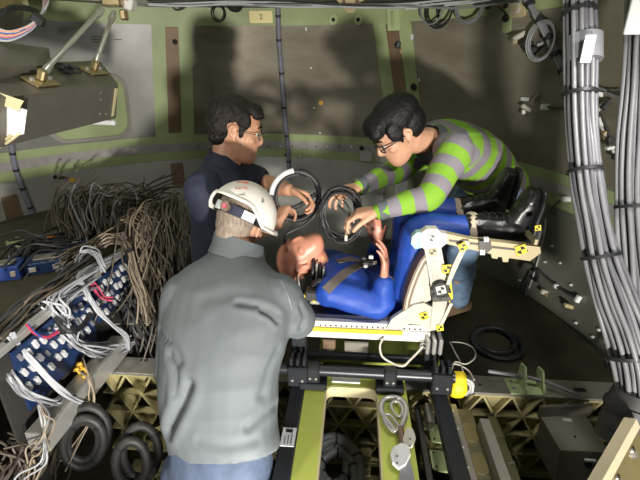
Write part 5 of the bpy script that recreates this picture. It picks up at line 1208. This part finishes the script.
tangle('tangle of dark wires hanging under the silver channel', [[P(10, 440, 1.6), P(24, 452, 1.6), P(20, 470, 1.6), P(10, 490, 1.6)], [P(45, 425, 1.7), P(40, 445, 1.7), P(26, 465, 1.65), P(12, 485, 1.65)], [P(60, 430, 1.8), P(50, 450, 1.8), P(40, 470, 1.8), P(36, 490, 1.8)]], 46, .03, .0045, 'wire_brown', 26)
# small fittings at the beam end
fit = empty('end_fitting', P(58, 378, 1.85), 'copper coloured fitting with amber knobs at the left end of the crossbeam', 'fitting')
MB().box(P(74, 372, 1.92), (.10, .06, .12), F3, .01).build('end_block', 'grey_metal', fit)
for (x, y, r) in ((54, 378, .028), (52, 390, .026), (58, 384, .020), (36, 408, .02)): MB().ell(P(x, y, 1.78), (r, r*.8, r*1.1), None, 12, 8).build('copper_lobe', 'copper_pink', fit, 60)
for (x, y, r) in ((80, 366, .011), (77, 371, .009), (85, 379, .012), (32, 411, .010), (84, 370, .008)): MB().tube([P(x-3, y, 1.80), P(x, y-2, 1.78), P(x+3, y+3, 1.80)], [r*.5, r, r*.5], 8, 3).build('amber_knob', 'amber', fit, 60)
# hose coils under the beam
def hose_coil(name, label, c, ax, ay, n, r, m, sd, ties=4, arc=1.0, ph=0.0):
    rnd = random.Random(sd); o = empty(name, c-EZ*abs(ay.z), label, 'hose coil')
    for k in range(n):
        s_ = 1-.16*k; oc = c+V((rnd.uniform(-.01, .01), rnd.uniform(-.03, .03), 0)); MB().tube(ring_pts(oc, ax*s_, ay*s_, 28, ph, arc), r, 10, 0, arc >= 1).build('hose_turn', m, o, 60)
        for q in range(ties):
            a = ph+2*math.pi*arc*(q+.4)/ties; p = oc+ax*s_*math.cos(a)+ay*s_*math.sin(a); t = (-ax*math.sin(a)+ay*math.cos(a)).normalized(); MB().cyl(p-t*.004, p+t*.004, r*1.15, 10).build('tie', 'black_rubber', o, 50)
    return o
hose_coil('hose_coil', 'dark grey hose coil hanging below the left end of the crossbeam', P(84, 440, 1.72), V((.085, .02, 0)), V((.015, .02, .13)), 3, .018, 'hose_grey', 1)
hose_coil('hose_coil', 'dark hose coil half hidden behind the grey jacket hem', P(136, 458, 1.72), V((.065, .02, 0)), V((.0, .02, .12)), 2, .018, 'hose_grey', 2)
hose_coil('hose_coil', 'grey ribbed hose coil seen through the green plate window', PZ(336, 470, .62), V((.11, 0, 0)), V((.0, .14, .03)), 4, .020, 'cable_jacket', 3, 6)
yb = MB().box(PZ(365, 462, .56), (.05, .04, .14), F3, .006).build('terminal_strip', 'cream', None); tag(yb, 'cream terminal strip standing beside the grey hose coil below the plate', 'terminal strip')
for k in range(4): MB().box(PZ(365, 462, .56)+EZ*(-.06+.04*k)-EY*.026, (.05, .008, .018), F3, .002).build('terminal', 'gold_cream', yb)
# ------------------------------------------------------------------ thick grey cable bundles on the right
def thick_bundle(label, path, rad, n, r, seed, ties, m='cable_jacket', offs=None):
    """path: (px, py, d, scale)"""
    rnd = random.Random(seed); pts = [P(x, y, d) for x, y, d, s in path]; sc = [s for *_, s in path]
    o = empty('cable_bundle', pts[-1], label, 'cable bundle')
    lay = []
    k = 0
    while len(lay) < n:
        a = k*2.39996; q = math.sqrt((k+.5)/n); lay.append((math.cos(a)*q, math.sin(a)*q)); k += 1
    for (u, v) in lay:
        ps = []
        for j, p in enumerate(pts):
            t = (pts[min(j+1, len(pts)-1)]-pts[max(j-1, 0)]).normalized(); sx = t.cross(V((0, 1, 0))).normalized(); sy = t.cross(sx)
            ps.append(p+sx*(u*rad*sc[j]+rnd.gauss(0, .0018))+sy*(v*rad*sc[j]+rnd.gauss(0, .0018)))
        MB().tube(ps, r, 8, 6).build('cable', m if rnd.random() > .3 else 'cable_jacket_dark', o, 60)
    sm = smoothpts([list(p)+[s] for p, s in zip(pts, sc)], 6)
    for yy in ties:
        best = None
        for j in range(1, len(sm)-1):
            p = V(sm[j][:3]); q = p-V((0, 0, CAMZ)); zc = q.y*CP-q.z*SP; vy = 240-FPX*(q.y*SP+q.z*CP)/zc
            if best is None or abs(vy-yy) < best[0]: best = (abs(vy-yy), j)
        j = best[1]; p = V(sm[j][:3]); t = (V(sm[j+1][:3])-V(sm[j-1][:3])).normalized()
        MB().tube([p-t*.005, p+t*.005], rad*sm[j][3]*1.0+r*1.15, 20).build('cable_tie', 'black_rubber', o, 40)
    return o, sm
b1, sm1 = thick_bundle('thick grey cable bundle with white label and black ties curving down the wall', [(578, -20, 1.30, 1), (579, 20, 1.30, 1), (580, 60, 1.30, 1.0), (580, 110, 1.30, .98), (583, 150, 1.29, 1), (587, 190, 1.28, 1.0), (594, 225, 1.27, .98), (602, 262, 1.26, 1.1), (614, 298, 1.25, 1.3), (626, 332, 1.24, 1.4), (634, 368, 1.23, 1.25), (636, 400, 1.22, 1.1)], .041, 30, .0070, 5, (16, 91, 169, 256, 356))
lb = P(584, 46, 1.235); MB().tube([P(583.5, 37, 1.30), P(583.5, 62, 1.30)], [.0515, .0515], 20).build('clear_wrap', 'wire_grey', b1, 50)
MB().box(P(588, 49, 1.242), (.032, .006, .075), None, .002).build('label', 'white_plastic', b1)
b2, sm2 = thick_bundle('second grey cable bundle dropping at the right beside the labelled one', [(644, -20, 1.34, 1), (642, 40, 1.34, 1), (638, 90, 1.34, 1), (635, 140, 1.34, 1), (634, 190, 1.33, 1), (636, 240, 1.33, 1), (642, 300, 1.33, 1), (648, 360, 1.34, 1), (650, 420, 1.34, 1)], .045, 28, .0076, 6, (210,))
MB().box(P(636, 16, 1.28), (.05, .012, .10), None, .003).build('foil_label', 'frosted', b2)
# ribbed conduit collar gathering the cables
co = empty('conduit_boot', P(634, 425, 1.24), 'grey rubber conduit boot where the thick cables enter the deck', 'conduit')
pa, pb = P(636, 392, 1.22), P(622, 440, 1.24)
MB().tube([pa, pa.lerp(pb, .35), pb], [.055, .066, .070], 24).build('sleeve', 'hose_grey', co, 50)
for k in (.25, .62): MB().tube([pa.lerp(pb, k), pa.lerp(pb, k+.10)], [.069, .071], 24).build('band', 'black_rubber', co, 50)
# upper-right diagonal harness with coil
def wp_(x, y, o=.03): return on_wall(x, y, o)
wire_bundle('wire_bundle', 'grey taped harness running diagonally down from the top band to the cable bundle', [wp_(522, -6), wp_(530, 4), wp_(540, 20), wp_(549, 38), wp_(556, 54), wp_(563, 70), wp_(570, 84)], 9, .014, .006, 'wire_grey', ties=((1, .024), (2, .024), (3, .024), (4, .024), (5, .024)), seed=31, wob=.12)
cr = empty('cable_loop', wp_(540, 42, .05)-EZ*.1, 'small grey cable loop tied on the diagonal harness with dark connector', 'cable loop')
c = wp_(540, 41, .05); th = math.radians(theta_of(c)); tx = V((math.cos(th), -math.sin(th), 0))
for k in range(4): MB().tube(ring_pts(c+V((0, -.006*k, 0)), tx*(.083-.004*k), V((0, 0, .087-.004*k)), 28), .005, 6, 0, True).build('loop_turn', 'wire_grey' if k % 2 else 'wire_white', cr, 60)
def lump(parent, px, py, size, m, off=.03, rz=0.0, name='connector'):
    return MB().box(on_wall(px, py, off), size, Matrix.Rotation(rz, 3, 'Y'), min(size)*.2).build(name, m, parent)
lump(cr, 519, 36, (.07, .03, .025), 'off_white', rz=-.5); lump(cr, 514, 41, (.025, .03, .03), 'tan', rz=-.5); lump(cr, 527, 45, (.05, .04, .045), 'black_rubber', rz=.5); lump(cr, 532, 52, (.04, .04, .05), 'black_rubber', rz=.4)
# small wall connectors
def conn_set(label, items, name='wall_connector', wires=()):
    p0 = on_wall(items[0][0], items[0][1], .02); o = empty(name, p0, label, 'connector')
    for (x, y, sx, sz, m, rz) in items: lump(o, x, y, (sx, .025, sz), m, .016, rz, 'shell')
    for pts, r, m in wires: MB().tube([on_wall(x, y, .018) for x, y in pts], r, 6, 4).build('lead', m, o, 50)
    return o
conn_set('white sensor connector with silver plug on the dark right wall panel', [(526, 108, .06, .022, 'off_white', .5), (523, 112, .025, .03, 'steel', 0), (545, 107, .04, .03, 'white_plastic', 0)], wires=[([(548, 107), (556, 108), (566, 108)], .006, 'wire_dark'), ([(530, 104), (534, 98), (538, 94)], .004, 'wire_tan')])
conn_set('brass connector cluster beside the square tan pad on the top band', [(497, 5, .06, .02, 'brass', .1), (505, 6, .02, .02, 'black_rubber', 0), (503, 4, .02, .03, 'brass', 0)], wires=[([(500, 8), (506, 14), (507, 18)], .005, 'wire_dark')])
conn_set('white connector with brass tips on the wall between the thick cables', [(597, 93, .07, .02, 'white_plastic', .3), (606, 104, .02, .05, 'black_rubber', .5), (601, 106, .06, .012, 'off_white', -.7)], wires=[([(594, 86), (604, 90), (614, 96), (622, 98)], .006, 'wire_grey'), ([(596, 120), (598, 112), (604, 106)], .005, 'wire_white'), ([(594, 90), (612, 92), (622, 92)], .005, 'wire_dark')])
conn_set('run of brass and white connectors hanging between the two thick cable bundles', [(600, 122, .015, .05, 'white_plastic', -.4), (604, 135, .02, .04, 'brass', -.4), (612, 147, .05, .014, 'white_plastic', -.3), (610, 142, .02, .05, 'dark_metal', -.4), (615, 156, .02, .03, 'black_rubber', 0)], wires=[([(596, 112), (600, 124), (606, 136), (612, 148), (616, 158)], .006, 'wire_white'), ([(598, 110), (606, 126), (614, 146)], .005, 'wire_dark')])
conn_set('white connector on the green band beside the striped sweater', [(567, 199, .05, .028, 'white_plastic', 0), (528, 186, .025, .03, 'tan', 0)], wires=[([(560, 201), (554, 206), (550, 212), (556, 214)], .005, 'wire_dark')])
conn_set('black cable knot with brass plugs on the lower right wall', [(544, 292, .04, .03, 'off_white', .4), (546, 295, .02, .02, 'brass', .4), (569, 306, .055, .022, 'tan', .3), (578, 299, .025, .04, 'frosted', .3), (565, 306, .02, .02, 'black_rubber', 0), (556, 286, .025, .025, 'white_plastic', 0)], wires=[([(532, 272), (538, 270), (544, 276), (556, 286), (568, 294), (577, 298)], .007, 'wire_dark'), ([(530, 272), (524, 285), (518, 297), (512, 302), (516, 306), (524, 302), (526, 290), (530, 276)], .005, 'wire_dark'), ([(520, 268), (524, 262), (532, 264), (538, 274), (536, 281), (530, 276)], .008, 'black_rubber'), ([(538, 282), (542, 288), (542, 294)], .004, 'wire_dark'), ([(516, 306), (518, 312), (517, 322), (516, 330)], .006, 'wire_dark')])
wr_ = MB().tube([on_wall(x, y, .006) for x, y in ((546, 218), (544, 235), (540, 252), (535, 270), (529, 288))], .006, 6, 4).build('sealant_bead', 'silver_panel', wall, 60)
# bits along the cable tray at the very top
def tray_pt(x, y=4): return on_wall(x, y, .10)
wire_bundle('tray_cables', 'grey cables lying along the tray above the top green band', [tray_pt(x, y) for x, y in ((140, 4), (190, 4), (240, 3), (290, 4), (340, 5), (400, 4), (460, 3), (520, -2))], 7, .02, .006, 'wire_grey', cat='cables', seed=41, mats=['wire_grey', 'wire_dark', 'wire_white', 'hose_grey'])
tb_ = empty('tray_bracket', on_wall(350, 4, .08), 'tan triangular bracket with three holes fixed to the cable tray', 'bracket')
p = on_wall(351, 2, .09); th = math.radians(theta_of(p)); t_ = V((math.cos(th), -math.sin(th), 0)); nn = V((-math.sin(th), -math.cos(th), 0)); MT = basis(p, t_, z=nn)
MB().prism([(-.10, .05), (.10, .05), (.10, .02), (.02, -.06), (-.02, -.06), (-.10, .02)], .016, MT).build('plate', 'tan', tb_)
for x, y in ((-.045, .0), (.045, .0), (0, -.02)): MB().cyl(MT @ V((x, y, .006)), MT @ V((x, y, .012)), .013, 12).build('hole', 'laminate_brown', tb_)
def coil_loop(label, px, py, rpx, m, n, off=.05, sq=1.0):
    c = on_wall(px, py, off); d = (c-V((0, 0, CAMZ))).length; r_ = rpx*d/FPX; o = empty('cable_loop', c-EZ*r_, label, 'cable loop'); th = math.radians(theta_of(c)); tx = V((math.cos(th), -math.sin(th), 0))
    rnd = random.Random(px)
    for k in range(n): MB().tube(ring_pts(c+tx*rnd.uniform(-.01, .01)+V((0, 0, rnd.uniform(-.01, .01))), tx*r_*rnd.uniform(.85, 1)*sq, V((0, 0, r_*rnd.uniform(.85, 1.05))), 24), .0045, 6, 0, True).build('loop_turn', m, o, 60)
    return o, c, tx
coil_loop('black cable loop with a strap on the top band beside grey loops', 440, 9, 14, 'black_rubber', 3); coil_loop('pale grey cable loop overlapping the black loop on the top band', 432, 8, 13, 'wire_grey', 2); coil_loop('wide grey cable loop hanging on the top band near the brass connectors', 470, 4, 14, 'wire_grey', 3, sq=1.1)
o, c, tx = coil_loop('small black cable loop hanging below the tray above the navy polo man', 219, 13, 6, 'black_rubber', 2); MB().box(c+EZ*.09, (.16, .05, .06), None, .015).build('clamp', 'black_rubber', o)
o, c, tx = coil_loop('black ring connector hanging at the tray beside the paper label', 234, 2, 7, 'black_rubber', 3)
conn_set('small brass plug hanging on the top band left of the tray loops', [(178, 5, .05, .03, 'brass', .4), (173, 3, .04, .02, 'black_rubber', -.3), (186, 1, .03, .02, 'white_plastic', 0)], wires=[([(172, 6), (176, 10), (184, 8), (190, 1)], .006, 'wire_dark')])
conn_set('grey connector cluster at the tray over the black cable loops', [(442, 1, .08, .03, 'dark_metal', 0), (455, 2, .06, .03, 'black_rubber', 0), (448, 3, .02, .02, 'white_plastic', 0), (478, 2, .05, .03, 'dark_metal', 0), (462, 1, .03, .02, 'white_plastic', 0), (488, 3, .02, .06, 'black_rubber', 0)], wires=[([(437, 4), (438, 14), (440, 22)], .008, 'black_rubber')])
conn_set('dark stud clip on the right rib beside the dark head', [(398, 45, .03, .04, 'black_rubber', .3)], wires=[([(400, 50), (403, 56), (405, 60)], .004, 'tan')])
conn_set('white connector bank on the silver panel over the wire tangle', [(72, 195, .10, .025, 'off_white', -.08), (85, 191, .02, .03, 'amber', 0)], wires=[([(66, 197), (68, 210), (72, 226)], .004, 'wire_dark'), ([(74, 197), (76, 210), (72, 228)], .004, 'wire_grey')])
conn_set('black plug with amber cap on the green band over the silver panel', [(60, 177, .05, .012, 'dark_metal', 0)], wires=[([(60, 177), (66, 177), (71, 179)], .003, 'wire_dark')])
# dark cable hoop at right bottom
coil_loop('dark cable hoop on the lower wall behind the conduit boot', 616, 366, 12, 'black_rubber', 3)
conn_set('pale crumpled plugs on the wall by the dark cable hoop', [(613, 373, .04, .012, 'frosted', .5), (617, 376, .03, .012, 'white_plastic', -.4)])
# dim hose ring in shadow on the rear ledge
hose_coil('hose_coil', 'dark hose ring lying in shadow on the rear deck ledge', PZ(497, 342, .87), V((.12, 0, 0)), V((0, .12, .01)), 2, .015, 'black_rubber', 9)
